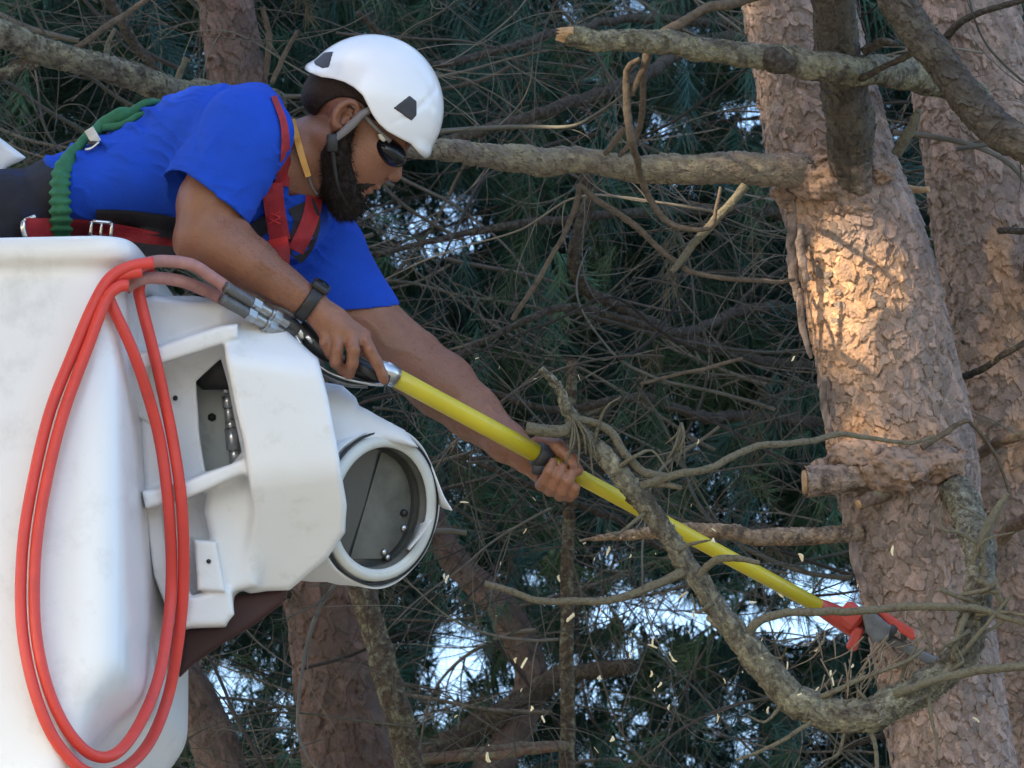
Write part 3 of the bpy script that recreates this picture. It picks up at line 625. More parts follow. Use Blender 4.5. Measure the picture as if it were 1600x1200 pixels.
trunk([(660, 760, 2400, 20), (700, 860, 2400, 22), (790, 960, 2380, 26), (830, 1060, 2370, 26), (800, 1150, 2350, 28), (740, 1300, 2300, 34), (740, 1700, 2200, 42)], T8, k=70, step=9, amp=4, cell=22, seed=43, colors=((0.10, 0.075, 0.065), (0.12, 0.085, 0.07), (0.04, 0.03, 0.025)))
limb([(880, 1050, 2350, 16), (800, 1110, 2340, 18), (700, 1160, 2330, 20), (640, 1200, 2320, 22)], T8, 'limb_grey')
limb([(990, 1040, 2300, 12), (880, 1060, 2340, 14), (820, 1100, 2350, 16)], T8, 'limb_grey')
lower((740, 1695, 2200), 42, T8, 11)
for P in [[(640, 1190, 1400, 8), (760, 1172, 1380, 8), (885, 1165, 1470, 7)], [(560, 1180, 1350, 6), (700, 1185, 1350, 7), (830, 1172, 1350, 6), (886, 1168, 1350, 4)]]:
    limb(P, T5, 'limb_pink', 'branch')
# heavier dim limbs crossing the wood, each from a trunk behind
T9 = thing('pine_tree', (1300, 7300, 2600), 'dim pine deep in the wood with limbs slanting behind the white helmet', 'tree', 'pines standing in the wood behind')
trunk([(1215, -420, 3000, 34), (1310, 300, 2950, 40), (1400, 800, 2900, 44), (1455, 1250, 2800, 48), (1490, 1700, 2700, 50)], T9, k=70, step=9, amp=4, cell=22, seed=47, colors=((0.10, 0.08, 0.065), (0.12, 0.09, 0.075), (0.04, 0.03, 0.025)))
lower((1490, 1690, 2700), 50, T9, 12)
for P in [[(1120, 60, 2500, 14), (1000, 120, 1500, 15), (880, 165, 1200, 15), (780, 195, 1100, 14), (690, 222, 1050, 12)],
          [(1010, 30, 2300, 10), (860, 55, 1500, 10), (740, 90, 1300, 10), (650, 95, 1200, 9), (560, 20, 1100, 7)],
          [(1180, 330, 2400, 12), (1000, 330, 1600, 11), (820, 350, 1300, 10), (700, 372, 1200, 8), (560, 400, 1100, 5)],
          [(1170, 560, 2500, 13), (1010, 500, 1600, 12), (900, 430, 1400, 16), (920, 300, 1380, 17), (900, 240, 1380, 15)],
          [(1180, 480, 2500, 13), (1060, 520, 1500, 10), (900, 480, 1200, 9), (780, 520, 1100, 8), (680, 580, 1050, 6)],
          [(1190, 830, 2500, 12), (1060, 860, 1800, 10), (940, 800, 1500, 9), (800, 745, 1350, 8), (700, 700, 1300, 7)],
          [(1180, 650, 2500, 12), (1090, 650, 1900, 12), (1000, 620, 1500, 11), (880, 640, 1400, 9), (760, 610, 1300, 7)]]:
    P = [(1320 if P[0][1] < 600 else 1385, P[0][1] + 20, 2930, 16)] + P; P = [(q[0], q[1], q[2], q[3] * .62) for q in P]; limb(P, T9, 'limb_grey', 'branch')

# ---------------------------------------------------------------- dead twig tangle (stuff)
class Tangle:
    def __init__(s): s.V = []; s.F = []; s.C = []; s.n = 0
    def add(s, C, r, col, k=4):
        T, N, B = frames(C); th = np.linspace(0, 2 * np.pi, k, endpoint=False)
        V = C[:, None] + r[:, None, None] * (np.cos(th)[None, :, None] * N[:, None] + np.sin(th)[None, :, None] * B[:, None])
        s.V.append(V.reshape(-1, 3)); s.F.append(ringfaces(len(C), k, s.n)); s.n += len(C) * k
        s.C.append(np.tile(col, (len(C) * k, 1)))
def walk(p, d, L, step, curl, droop, rg):
    n = max(4, int(L / step)); P = [p]; d = d / np.linalg.norm(d); c = rg.normal(0, curl, 3)
    for i in range(n):
        c = c * 0.86 + rg.normal(0, curl, 3) * 0.5; d = d + c * step / 60 + np.array([0, droop, 0]) * step / 60; d /= np.linalg.norm(d); P.append(P[-1] + d * step)
    return np.array(P)
def tangle():
    rg = np.random.default_rng(21); tg = Tangle()
    pal = [np.array(c) for c in ((0.12, 0.108, 0.09), (0.088, 0.08, 0.07), (0.055, 0.05, 0.046), (0.165, 0.15, 0.123), (0.10, 0.098, 0.083))]
    for i in range(900):
        near = rg.random() < 0.36
        z = rg.uniform(600, 1500) if near else rg.uniform(1500, 3200)
        x = rg.uniform(-500, 2100); y = rg.uniform(-350, 1500)
        side = -1 if rg.random() < 0.68 else 1
        d = np.array([side, rg.normal(0.05, 0.42), rg.normal(0, 0.35)])
        L = rg.uniform(250, 800); p = np.array([x - side * L * .5, y, z])
        C = walk(p, d, L, 12, 0.19, rg.choice([-0.03, 0.02, 0.05]), rg)
        r0 = 1.2 + 3.4 * rg.random() ** 3 * (1.25 if near else 0.9); col = pal[rg.integers(5)] * rg.uniform(0.7, 1.2)
        tg.add(C, np.linspace(r0, r0 * 0.35, len(C)), col, 5 if near else 4)
        for j in range(rg.integers(4, 9)):
            t = rg.integers(2, len(C) - 2); dd = C[t + 1] - C[t]; dd /= np.linalg.norm(dd)
            d2 = dd + np.array([rg.normal(0, 0.4), rg.normal(0.25, 0.75), rg.normal(0, 0.5)])
            C2 = walk(C[t], d2, rg.uniform(60, 260), 10, 0.34, rg.uniform(-0.12, 0.12), rg)
            r1 = max(0.7, r0 * (1 - 0.65 * t / len(C)) * rg.uniform(0.35, 0.6))
            tg.add(C2, np.linspace(r1, 0.5, len(C2)), col * rg.uniform(0.8, 1.25), 4)
            if rg.random() < 0.5:
                t = rg.integers(1, len(C2) - 2); d3 = (C2[t + 1] - C2[t]) / 10 + rg.normal(0, 0.7, 3)
                C3 = walk(C2[t], d3, rg.uniform(40, 130), 9, 0.42, 0, rg); tg.add(C3, np.linspace(max(0.6, r1 * .6), 0.4, len(C3)), col, 3)
    V = np.vstack(tg.V)
    # drop three-sided leftovers into quads-only list
    F = [f for f in tg.F]
    o = mk('dead_twigs', toW(V), np.vstack(F), M['tangle'], col=np.vstack(tg.C))
    tag(o, 'mass of thin dead curving pine twigs crossing the dark wood', kind='stuff')
tangle()

# ---------------------------------------------------------------- needle foliage of the wood (stuff)
GAPS = [(600, 350, 46, 30, .85), (690, 350, 80, 55, .62), (640, 395, 50, 24, .6), (720, 325, 40, 30, .7), (1168, 185, 42, 32, .8), (1045, 190, 60, 22, .45), (1000, 12, 45, 25, .8), (960, 15, 30, 20, .6), (880, 8, 30, 16, .5), (815, 75, 30, 14, .4), (1480, 480, 26, 45, .9), (1460, 18, 30, 20, .7), (1400, 55, 16, 16, .6), (1265, 915, 90, 30, .95), (1010, 955, 130, 42, 1.05), (1120, 965, 120, 38, 1.0), (1290, 960, 80, 50, 1.1), (1220, 985, 60, 25, .9), (715, 1040, 56, 78, 1.1), (690, 1000, 30, 30, .8), (660, 1070, 20, 40, .8), (812, 1000, 22, 70, 1.0), (765, 1135, 26, 22, .9), (350, 1085, 38, 60, 1.1), (380, 1140, 40, 26, .6), (475, 1040, 32, 66, 1.0), (440, 1090, 25, 60, .6), (250, 1145, 30, 30, .8), (455, 1150, 25, 30, .6), (930, 870, 60, 22, .6), (720, 700, 45, 40, .45), (720, 780, 30, 20, .4), (100, 190, 26, 14, .6), (170, 155, 12, 6, .6), (40, 25, 20, 10, .5), (90, 15, 30, 12, .5), (1035, 590, 40, 16, .3), (960, 1090, 60, 30, .3), (1180, 1110, 70, 30, .3), (1000, 1165, 60, 20, .35), (700, 1110, 60, 30, .4), (1310, 900, 40, 20, .7), (1500, 600, 14, 20, .6), (850, 1000, 220, 150, .30), (380, 1080, 140, 110, .34), (1000, 1120, 300, 90, .26), (600, 960, 60, 40, .3)]
def gapness(x, y):
    g = np.zeros_like(x)
    for (cx, cy, rx, ry, a) in GAPS:
        g = np.maximum(g, a * np.clip(1.35 - ((x - cx) / rx) ** 2 - ((y - cy) / ry) ** 2, 0, 1))
    n = vnoise(x / 16, y / 16, 0 * x, 71) * 0.5 + vnoise(x / 6.5, y / 6.5, 0 * x, 72) * 0.5
    return g + 1.5 * n * (g > 0)
def foliage(name, n, zr, seed, xr, yr, size, ncol, label, dens=110, wid=1.5, thr=0.30, hang=0.5):
    rg = np.random.default_rng(seed); base = []
    for v_ in range(8):                                   # spray: needles leaving a curved shoot
        t = rg.uniform(0, 1, dens); a = rg.uniform(0, 6.283, dens); ax = np.stack([t, 0.25 * t ** 2, 0 * t], 1)
        dv = np.stack([0.75 + 0 * t, 0.62 * np.cos(a), 0.62 * np.sin(a)], 1); L = rg.uniform(0.32, 0.6, dens)
        bend = np.stack([0 * t, 0.10 + 0 * t, 0 * t], 1)
        base.append((ax, ax + dv * L[:, None] + bend, np.cross(dv, rg.normal(0, 1, (dens, 3)))))
    Vs, Cs = [], []
    x = rg.uniform(*xr, n); y = rg.uniform(*yr, n); z = rg.uniform(*zr, n)
    clump = fbm(x / 150, y / 150, z / 400, seed, 3)
    keep = clump > -0.28 + 0.1 * rg.random(n); x, y, z, clump = x[keep], y[keep], z[keep], clump[keep]
    for i in range(len(x)):
        A, Bv, Nn = base[i % 8]; s_ = size * rg.uniform(0.6, 1.25)
        yaw = rg.uniform(0, 6.283); pit = rg.normal(hang, 0.45)
        ca, sa, cp, sp = math.cos(yaw), math.sin(yaw), math.cos(pit), math.sin(pit)
        Rm = np.array([[ca * cp, sp, sa * cp], [-ca * sp, cp, -sa * sp], [-sa, 0, ca]])
        p = np.array([x[i], y[i], z[i]])
        P0 = p + (A * s_) @ Rm; P1 = p + (Bv * s_) @ Rm; W_ = Nn @ Rm; W_ = W_ / (np.linalg.norm(W_, axis=1)[:, None] + 1e-6) * wid
        tri = np.stack([P0 - W_, P0 + W_, P1], 1)
        Vs.append(tri); k_ = rg.uniform(0.6, 1.3); c = ncol[rg.integers(len(ncol))] * k_
        Cs.append(np.tile(c, (len(tri), 1)))
    V = np.vstack(Vs); C = np.vstack(Cs); ctr = V[:, :2].mean(1)
    kp = gapness(V[:, :, 0].mean(1), V[:, :, 1].mean(1)) < thr + 0.08 * rg.random(len(V)); V = V[kp]; C = C[kp]
    Vf = V.reshape(-1, 3); F = np.arange(len(Vf)).reshape(-1, 3)
    o = mk(name, toW(Vf), F, M['needle'], col=np.repeat(C, 3, 0), smooth=False)
    tag(o, label, kind='stuff')
GR = [np.array(c) for c in ((0.028, 0.084, 0.066), (0.024, 0.074, 0.076), (0.040, 0.094, 0.058), (0.030, 0.070, 0.058), (0.056, 0.096, 0.048))]
foliage('pine_foliage', 13000, (2700, 6200), 5, (-900, 2500), (-1000, 2000), 190, GR, 'dense dark green pine needles filling the wood behind', dens=190, wid=1.25)
foliage('bare_spray_foliage', 500, (1300, 2700), 6, (-500, 2100), (-500, 1500), 130, GR + [np.array((0.10, 0.085, 0.05))], 'loose drooping needle sprays hanging among the dead twigs', dens=70, wid=1.1, hang=0.9)

# ---------------------------------------------------------------- unseen leafy tree added up-sun to block the sun from the scene
def shade_tree():
    c0 = np.array(W1(900, 560, 200)); ctr = c0 + SUND * 9.5
    t = thing('pine_tree', (0, 0, 0), 'leafy tree added out of view to keep the worker in shade', 'tree')
    loc = np.array([ctr[0], ctr[1], 0.0]); t.location = loc; t['wloc'] = loc.tolist()
    C = np.array([[ctr[0], ctr[1], 0, .26], [ctr[0] + .1, ctr[1], 3, .22], [ctr[0], ctr[1] - .1, 6, .18], [ctr[0], ctr[1], ctr[2] + 1.5, .07]])
    q = spline(C, step=0.2); V, F = tube(q[:, :3], q[:, 3], 20); mk('trunk', V, F, M['limb'], t)
    rg = np.random.default_rng(3); n = 165000
    u = np.cross(SUND, [0, 0, 1]); u /= np.linalg.norm(u); v = np.cross(u, SUND)
    P = ctr + rg.uniform(-5.4, 5.4, n)[:, None] * u + rg.uniform(-4.0, 4.0, n)[:, None] * v + rg.uniform(-1.2, 1.2, n)[:, None] * SUND
    # sunflecks: holes cut through the crown along sun rays to chosen bark spots
    keep = np.ones(n, bool)
    for (x, y, z, r) in [(1285, 440, 350, 0.018), (1335, 428, 345, 0.022), (1380, 428, 345, 0.010), (1292, 505, 350, .008), (1562, 400, 760, 0.008), (1568, 440, 760, 0.006), (1575, 560, 750, 0.008), (1590, 610, 750, 0.004), (1335, 672, 320, -0.006), (1590, 690, 745, -.003), (1160, 460, 700, .01), (640, 1000, 300, .0)]:
        a = W1(x, y, z); rel = P - a; along = rel @ SUND; d = np.linalg.norm(rel - along[:, None] * SUND, axis=1); ang = np.arctan2((rel @ u), (rel @ v))
        keep &= d > r * (1 + 0.35 * np.sin(ang * 3 + x) + 0.2 * np.sin(ang * 7 + y)) + 0.066
    P = P[keep]; n = len(P); a = rg.normal(0, 1, (n, 3)); a -= 0.0; b_ = rg.normal(0, 1, (n, 3)); a /= np.linalg.norm(a, axis=1)[:, None]; b_ = np.cross(a, b_); b_ /= np.linalg.norm(b_, axis=1)[:, None]
    s_ = rg.uniform(.055, .085, n)[:, None]
    V = np.stack([P - a * s_, P + b_ * s_ * .6, P + a * s_, P - b_ * s_ * .6], 1).reshape(-1, 3)
    mk('crown', V, np.arange(len(V)).reshape(-1, 4), M['needle'], t, col=np.tile([[0.05, 0.09, 0.03]], (len(V), 1)), smooth=False)
    t.name = 'added_shade_tree'
shade_tree()

# ---------------------------------------------------------------- aerial lift: bucket, bracket housing, boom tip
LIFT = thing('aerial_lift_bucket', (-20, 1250, 0), 'white fibreglass work bucket with moulded bracket and boom tube at its right', 'aerial lift')
def bucket():
    c = W1(-20, 378, -0.35 * S); c = c + np.array([0, 0.36, 0])
    n = 120; ang = np.linspace(0, 2 * np.pi, n, endpoint=False); ang = ang - 0.22 * np.sin(4 * ang)
    def ring(z, hx, hy, cr, dx=0.0):
        # rounded rectangle
        pts = []
        for a in ang:
            e = 2.0 / 13.0; ca, sa = math.cos(a), math.sin(a)
            pts.append([math.copysign(abs(ca) ** e, ca) * hx + dx, math.copysign(abs(sa) ** e, sa) * hy, z])
        return np.array(pts)
    hx, hy = 0.312, 0.35
    rows = [(0.000, hx + .000, hy), (-0.02, hx - .01, hy - .01)]
    prof = [(-0.16, -.045, 0), (0.006, -.030, 0), (0.010, -.020, 0), (0.010, .000, 0), (0.006, .007, 0), (-0.004, .010, 0), (-0.022, .009, 0), (-0.034, .003, 0), (-0.040, -.012, 0), (-0.05, -.020, 0), (-0.09, -.018, 0), (-0.3, -.012, .004), (-0.55, -.006, .010), (-0.74, -.002, .014), (-0.77, -.004, .014), (-0.80, -.014, .010), (-0.88, -.066, .002), (-1.10, -.076, 0), (-1.14, -.085, .0), (-1.155, -.12, 0), (-1.155, -.25, 0)]
    V = []; k = 0
    for z, o_, dx in prof: V.append(ring(z, hx + o_, hy + (o_ if z > -0.06 or z < -1.13 else -.02), .1, dx)); k += 1
    V = np.vstack(V) ; a = R(-9); Rz = np.array([[math.cos(a), -math.sin(a), 0], [math.sin(a), math.cos(a), 0], [0, 0, 1]])
    ro = R(1.5); Ry = np.array([[math.cos(ro), 0, math.sin(ro)], [0, 1, 0], [-math.sin(ro), 0, math.cos(ro)]])
    V = V @ Rz.T @ Ry.T + c; F = [list(f) for f in ringfaces(k, n)] + [list(range((k - 1) * n, k * n))]
    o = mk('bucket', V, F, M['gel'], LIFT); o_meshes['bucket'] = (V, F)
    sd = o.modifiers.new('s', 'SUBSURF'); sd.levels = 1; sd.render_levels = 2
    return c
BC = bucket()

def housing():
    z0 = -300
    v = Vol((150, 440, -330), (560, 1000, 90), 2.6)
    # recessed back panel
    v.prism([(192, 470), (300, 462), (380, 480), (420, 800), (360, 930), (352, 978), (288, 980), (268, 900), (240, 800), (222, 700), (205, 560)], -175, 60, rd=10, k=0)
    # main protruding block: upper face towards the viewer, lower face turned down
    blk = [(345, 474), (368, 470), (430, 500), (497, 560), (513, 622), (528, 700), (541, 790), (539, 832), (512, 872), (452, 922), (392, 924), (384, 905), (396, 800), (380, 690), (368, 640), (352, 560)]
    v.prism(blk, -292, 70, rd=9, k=5, front=[(0.16, -0.12, -292 + 0.12 * 640 - 0.16 * 440), (0.10, 0.62, -262 - 0.62 * 790 - 0.10 * 440), (0.25, -1.15, -285 + 1.15 * 570 - 0.25 * 440)], ke=14)
    # gentle side slope between recess and block
    v.prism([(330, 700), (405, 770), (400, 915), (350, 930), (318, 800)], -215, 60, rd=14, k=22)
    # ribs (ledges)
    v.prism([(212, 552), (235, 545), (345, 508), (372, 505), (372, 528), (345, 538), (240, 572), (218, 580)], -272, 20, rd=8, k=9)
    v.prism([(222, 768), (290, 752), (360, 722), (398, 712), (402, 735), (365, 747), (290, 780), (228, 795)], -272, 20, rd=8, k=9)
    # top moulding humps under the hoses
    v.prism([(196, 476), (240, 462), (296, 470), (352, 468), (352, 520), (235, 553), (206, 560)], -205, 60, rd=12, k=10)
    # left flange against the bucket
    v.prism([(198, 540), (226, 545), (240, 700), (262, 880), (292, 978), (270, 975), (240, 900), (215, 700)], -225, 40, rd=7, k=8)
    v.prism([(220, 650), (262, 655), (275, 760), (240, 790), (228, 760)], -235, 20, rd=8, k=8)
    # raised pad low down
    v.prism([(302, 842), (338, 846), (352, 925), (308, 922)], -232, 0, rd=6, k=7)
    v.prism([(262, 850), (300, 930), (362, 918), (366, 960), (350, 978), (288, 980), (268, 930)], -222, 40, rd=10, k=8)
    # window
    v.prism([(306, 596), (345, 560), (356, 600), (377, 706), (362, 724), (321, 737), (312, 680)], -400, 50, rd=6, k=5, op='sub')
    v.field(lambda X, Y, Z: 1.6 * fbm(X / 60, Y / 60, Z / 60, 8, 2))
    h = v.build('bracket_housing', M['gel2'], LIFT)
    mb = MB(); mb.box((340, 650, -70), (50, 110, 4)); mb.build('back_plate', M['ring'], h)
    mb = MB(); mb.box((345, 575, -110), (40, 34, 30)); mb.disc((331, 652, -76), (0, 0, 1), 7, 7, 6, 6); mb.build('dark_block', M['black'], h)
    mb = MB()
    mb.tube([(351, 595, -120), (353, 615, -122)], 6.5, 16); mb.disc((355, 628, -122), (0.1, 1, 0), 9, 9, 18, 6); mb.disc((357, 646, -122), (0.1, 1, 0), 6.5, 6.5, 22, 16)
    mb.disc((360, 664, -122), (0.1, 1, 0), 9.5, 9.5, 12, 6); mb.disc((362, 686, -122), (0.1, 1, 0), 10, 10, 34, 18); mb.disc((366, 712, -120), (0.1, 1, 0), 8, 8, 24, 16)
    mb.build('hydraulic_fitting', M['steel'], h)
    for (x, y, z, r) in [(274, 622, -176, 4), (326, 877, -233, 3.6)]:
        mb = MB(); mb.disc((x, y, z), (0, 0, 1), r, r * .8, 5, 12); mb.build('bolt', M['black'], h)
    v = Vol((195, 600, -262), (240, 672, -200), 2); v.prism([(208, 610), (220, 612), (232, 650), (236, 665), (214, 650)], -238, -205, rd=3, k=0); v.build('corner_bracket', M['ring'], h)
    # boom tip: tube with round lid facing right and towards the viewer
    A = np.array([0.66, 0.10, -0.74]); A /= np.linalg.norm(A); c = np.array([594, 794, -120.0])
    T = lambda d: c - A * d
    E1 = np.array([0.0, 1.0, 0.0]); E1 -= A * (E1 @ A); E1 /= np.linalg.norm(E1); E2 = np.cross(A, E1)
    def lathe(prof, n=72):
        th = np.linspace(0, 2 * np.pi, n, endpoint=False); V = np.vstack([T(d) + r * (np.cos(th)[:, None] * E1 + np.sin(th)[:, None] * E2) for d, r in prof]); return V, [list(f) for f in ringfaces(len(prof), n)]
    mb = MB(); mb.add(*lathe([(-2, 96), (-6, 98), (-8, 104), (-8, 108), (-4, 114), (6, 116), (14, 116), (20, 113), (60, 112)])); rg_ = mb.build('tube_ring', M['ring'], LIFT)
    mb = MB(); mb.add(*lathe([(-4.5, 104), (-7.6, 102), (-4, 97), (0, 96.5), (2, 100), (5, 104)])); mb.build('ring_lip', M['ring'], rg_)
    mb = MB(); V, F = lathe([(30, 98), (29, 60), (28, 20), (27.5, 1)]); mb.add(V, F); lid = mb.build('end_lid', M['glass'], LIFT); mb = MB(); mb.add(*lathe([(0, 98), (12, 97), (14, 94), (16, 97), (31, 97)])); mb.build('inner_wall', M['metal_and_reflection'], LIFT)
    mb = MB(); # lighter flat panel standing in for the reflection on the lid
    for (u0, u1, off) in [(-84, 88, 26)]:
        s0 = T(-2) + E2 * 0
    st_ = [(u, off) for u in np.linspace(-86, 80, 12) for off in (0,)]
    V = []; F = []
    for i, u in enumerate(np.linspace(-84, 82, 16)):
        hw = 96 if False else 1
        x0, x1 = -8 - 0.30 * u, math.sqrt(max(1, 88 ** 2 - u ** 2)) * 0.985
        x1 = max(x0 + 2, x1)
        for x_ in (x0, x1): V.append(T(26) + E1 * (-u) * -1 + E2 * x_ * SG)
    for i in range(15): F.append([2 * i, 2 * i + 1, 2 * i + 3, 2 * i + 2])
    mb.add(np.array(V), F); mb.build('lid_reflection', M['metal_and_reflection'], lid)
    for (u, x_) in [(10, 72), (34, 74), (72, 36), (80, 44)]:
        mb = MB(); p = T(23) + E1 * u + E2 * x_ * SG; mb.disc(p, A, 6, 5, 6, 12); mb.build('bolt', M['black'] if u == 10 else M['steel'], lid)
    # canvas sleeve wrapped round the tube, torn flap to the right
    mb = MB(); th = np.linspace(0, 2 * np.pi, 90, endpoint=False); rows = []
    for d in (4, 14, 30, 60, 100, 150, 200, 250):
        rr = 121 + 1.5 * np.sin(th * 5 + d / 20) + 3.0 * fbm(np.cos(th) * 3, np.sin(th) * 3, d / 30 + 0 * th, 3, 2) + (2 if d < 20 else 0) + 0.03 * d
        rows.append(T(d) + rr[:, None] * (np.cos(th)[:, None] * E1 + np.sin(th)[:, None] * E2))
    mb.add(np.vstack(rows), [list(f) for f in ringfaces(len(rows), 90)]); slv = mb.build('canvas_sleeve', M['canvas'], LIFT); sm = slv.modifiers.new('t', 'SOLIDIFY'); sm.thickness = 0.004
    mb = MB(); mb.add(*lathe([(2, 118.5), (-1, 118.5), (-1, 121), (4, 121)])); mb.build('black_seal', M['black'], slv)
    # upper hood over the tube, between housing and tube
    def sheet(P, z, th=4, seed=0):
        v = Vol((min(p[0] for p in P) - 10, min(p[1] for p in P) - 10, z - 40), (max(p[0] for p in P) + 10, max(p[1] for p in P) + 10, z + 60), 2.2)
        v.prism(P, z - 3, z + 5, rd=2.4, k=0); return v
    v = Vol((440, 570, -230), (680, 830, 20), 3)
    v.prism([(470, 590), (505, 598), (535, 603), (556, 622), (560, 634), (600, 655), (632, 672), (655, 700), (600, 690), (560, 700), (530, 740), (480, 760)], -160, 0, rd=14, k=0, front=[(0.35, -0.3, -150 + 0.3 * 640 - 0.35 * 540)])
    v.field(lambda X, Y, Z: 2.2 * fbm(X / 26, Y / 40, Z / 26, 4, 2)); V, Q = v.mesh(); mk('canvas_hood', toW(V), Q, M['canvas'], LIFT)
    # flaps: curled corner at the right, lower corner
    def strip(P, Q_, name, m='canvas'):
        P = spline(np.array(P, float), n=6); Q_ = spline(np.array(Q_, float), n=6); n_ = min(len(P), len(Q_)); V = np.vstack([P[:n_], Q_[:n_]]); F = [[i, i + 1, n_ + i + 1, n_ + i] for i in range(n_ - 1)]
        o = mk(name, toW(V), F, M[m], slv); s_ = o.modifiers.new('t', 'SOLIDIFY'); s_.thickness = 0.003; return o
    strip([(648, 688, -70), (668, 712, -60), (682, 745, -60), (694, 775, -70), (706, 795, -80)], [(660, 700, 0), (676, 730, 10), (684, 770, 0), (690, 790, -40), (707, 797, -78)], 'torn_flap')
    strip([(676, 812, -110), (660, 835, -105), (640, 860, -100)], [(652, 822, -60), (646, 842, -60), (636, 858, -60)], 'lower_flap')
    # boom carrying the tip, running back and down behind the bucket, out of the picture
    mb = MB(); P0 = T(240)
    D = np.array([W1(*T(230)), W1(*T(230)) + np.array([-0.9, 0.9, -0.15]), W1(*T(230)) + np.array([-2.2, 2.0, -1.6]), W1(*T(230)) + np.array([-4.2, 3.0, -4.4])])
    D[3][2] = max(0.4, D[3][2]); C = spline(D, step=0.08); V, F = tube(C, 0.115, 28); mk('boom', V, F, M['gel'], LIFT)
    # burgundy guard curving under the housing
    v = Vol((260, 900, -240), (470, 1080, 60), 3)
    v.prism([(352, 940), (372, 928), (452, 918), (440, 945), (400, 975), (350, 1005), (300, 1040), (280, 1060), (286, 985), (350, 975)], -150, 20, rd=8, k=0)
    v.build('under_guard', M['darkred'], LIFT)
    # pale corner of the lift's upper structure behind the man's hips
    v = Vol((-260, 130, 250), (60, 420, 420), 4); v.prism([(-240, 150), (-40, 185), (42, 247), (10, 262), (-20, 300), (-240, 400)], 280, 400, rd=10, k=0); V, Q = v.mesh(); mk('rear_cover', toW(V), Q, M['gel'], LIFT)
SG = 1.0
housing()

# ---------------------------------------------------------------- person
MAN = thing('person', (-60, 1190, -215), 'man in blue shirt leaning out of the bucket with both arms on the yellow pole', 'person')
fh, nh = np.array([0.77, 0.64, 0.0]), np.array([0.64, -0.77, 0.0]); HC = np.array([535.0, 182.0, -30.0])
def H(a, b_, s_=0.0): return HC + a * fh + b_ * nh + np.array([0, 0, s_])
RH = np.array([fh, nh, [0, 0, 1.0]])
def rotx(v1):                                           # frame whose third axis is v1
    v1 = np.array(v1, float); v1 /= np.linalg.norm(v1); a = np.array([1.0, 0, 0]); a -= v1 * (a @ v1); a /= np.linalg.norm(a); return np.array([a, np.cross(v1, a), v1])
WIDE = rotx((105, 165, 270))
def legs(v, g):
    for s_ in (-1, 1):
        v.chain([(-30, 380, 20 + 75 * s_, 82 + g), (-60, 640, -60 + 75 * s_, 62 + g), (-75, 730, -90 + 75 * s_, 52 + g), (-85, 900, -135 + 75 * s_, 46 + g), (-90, 1110, -185 + 75 * s_, 34 + g)], 14)
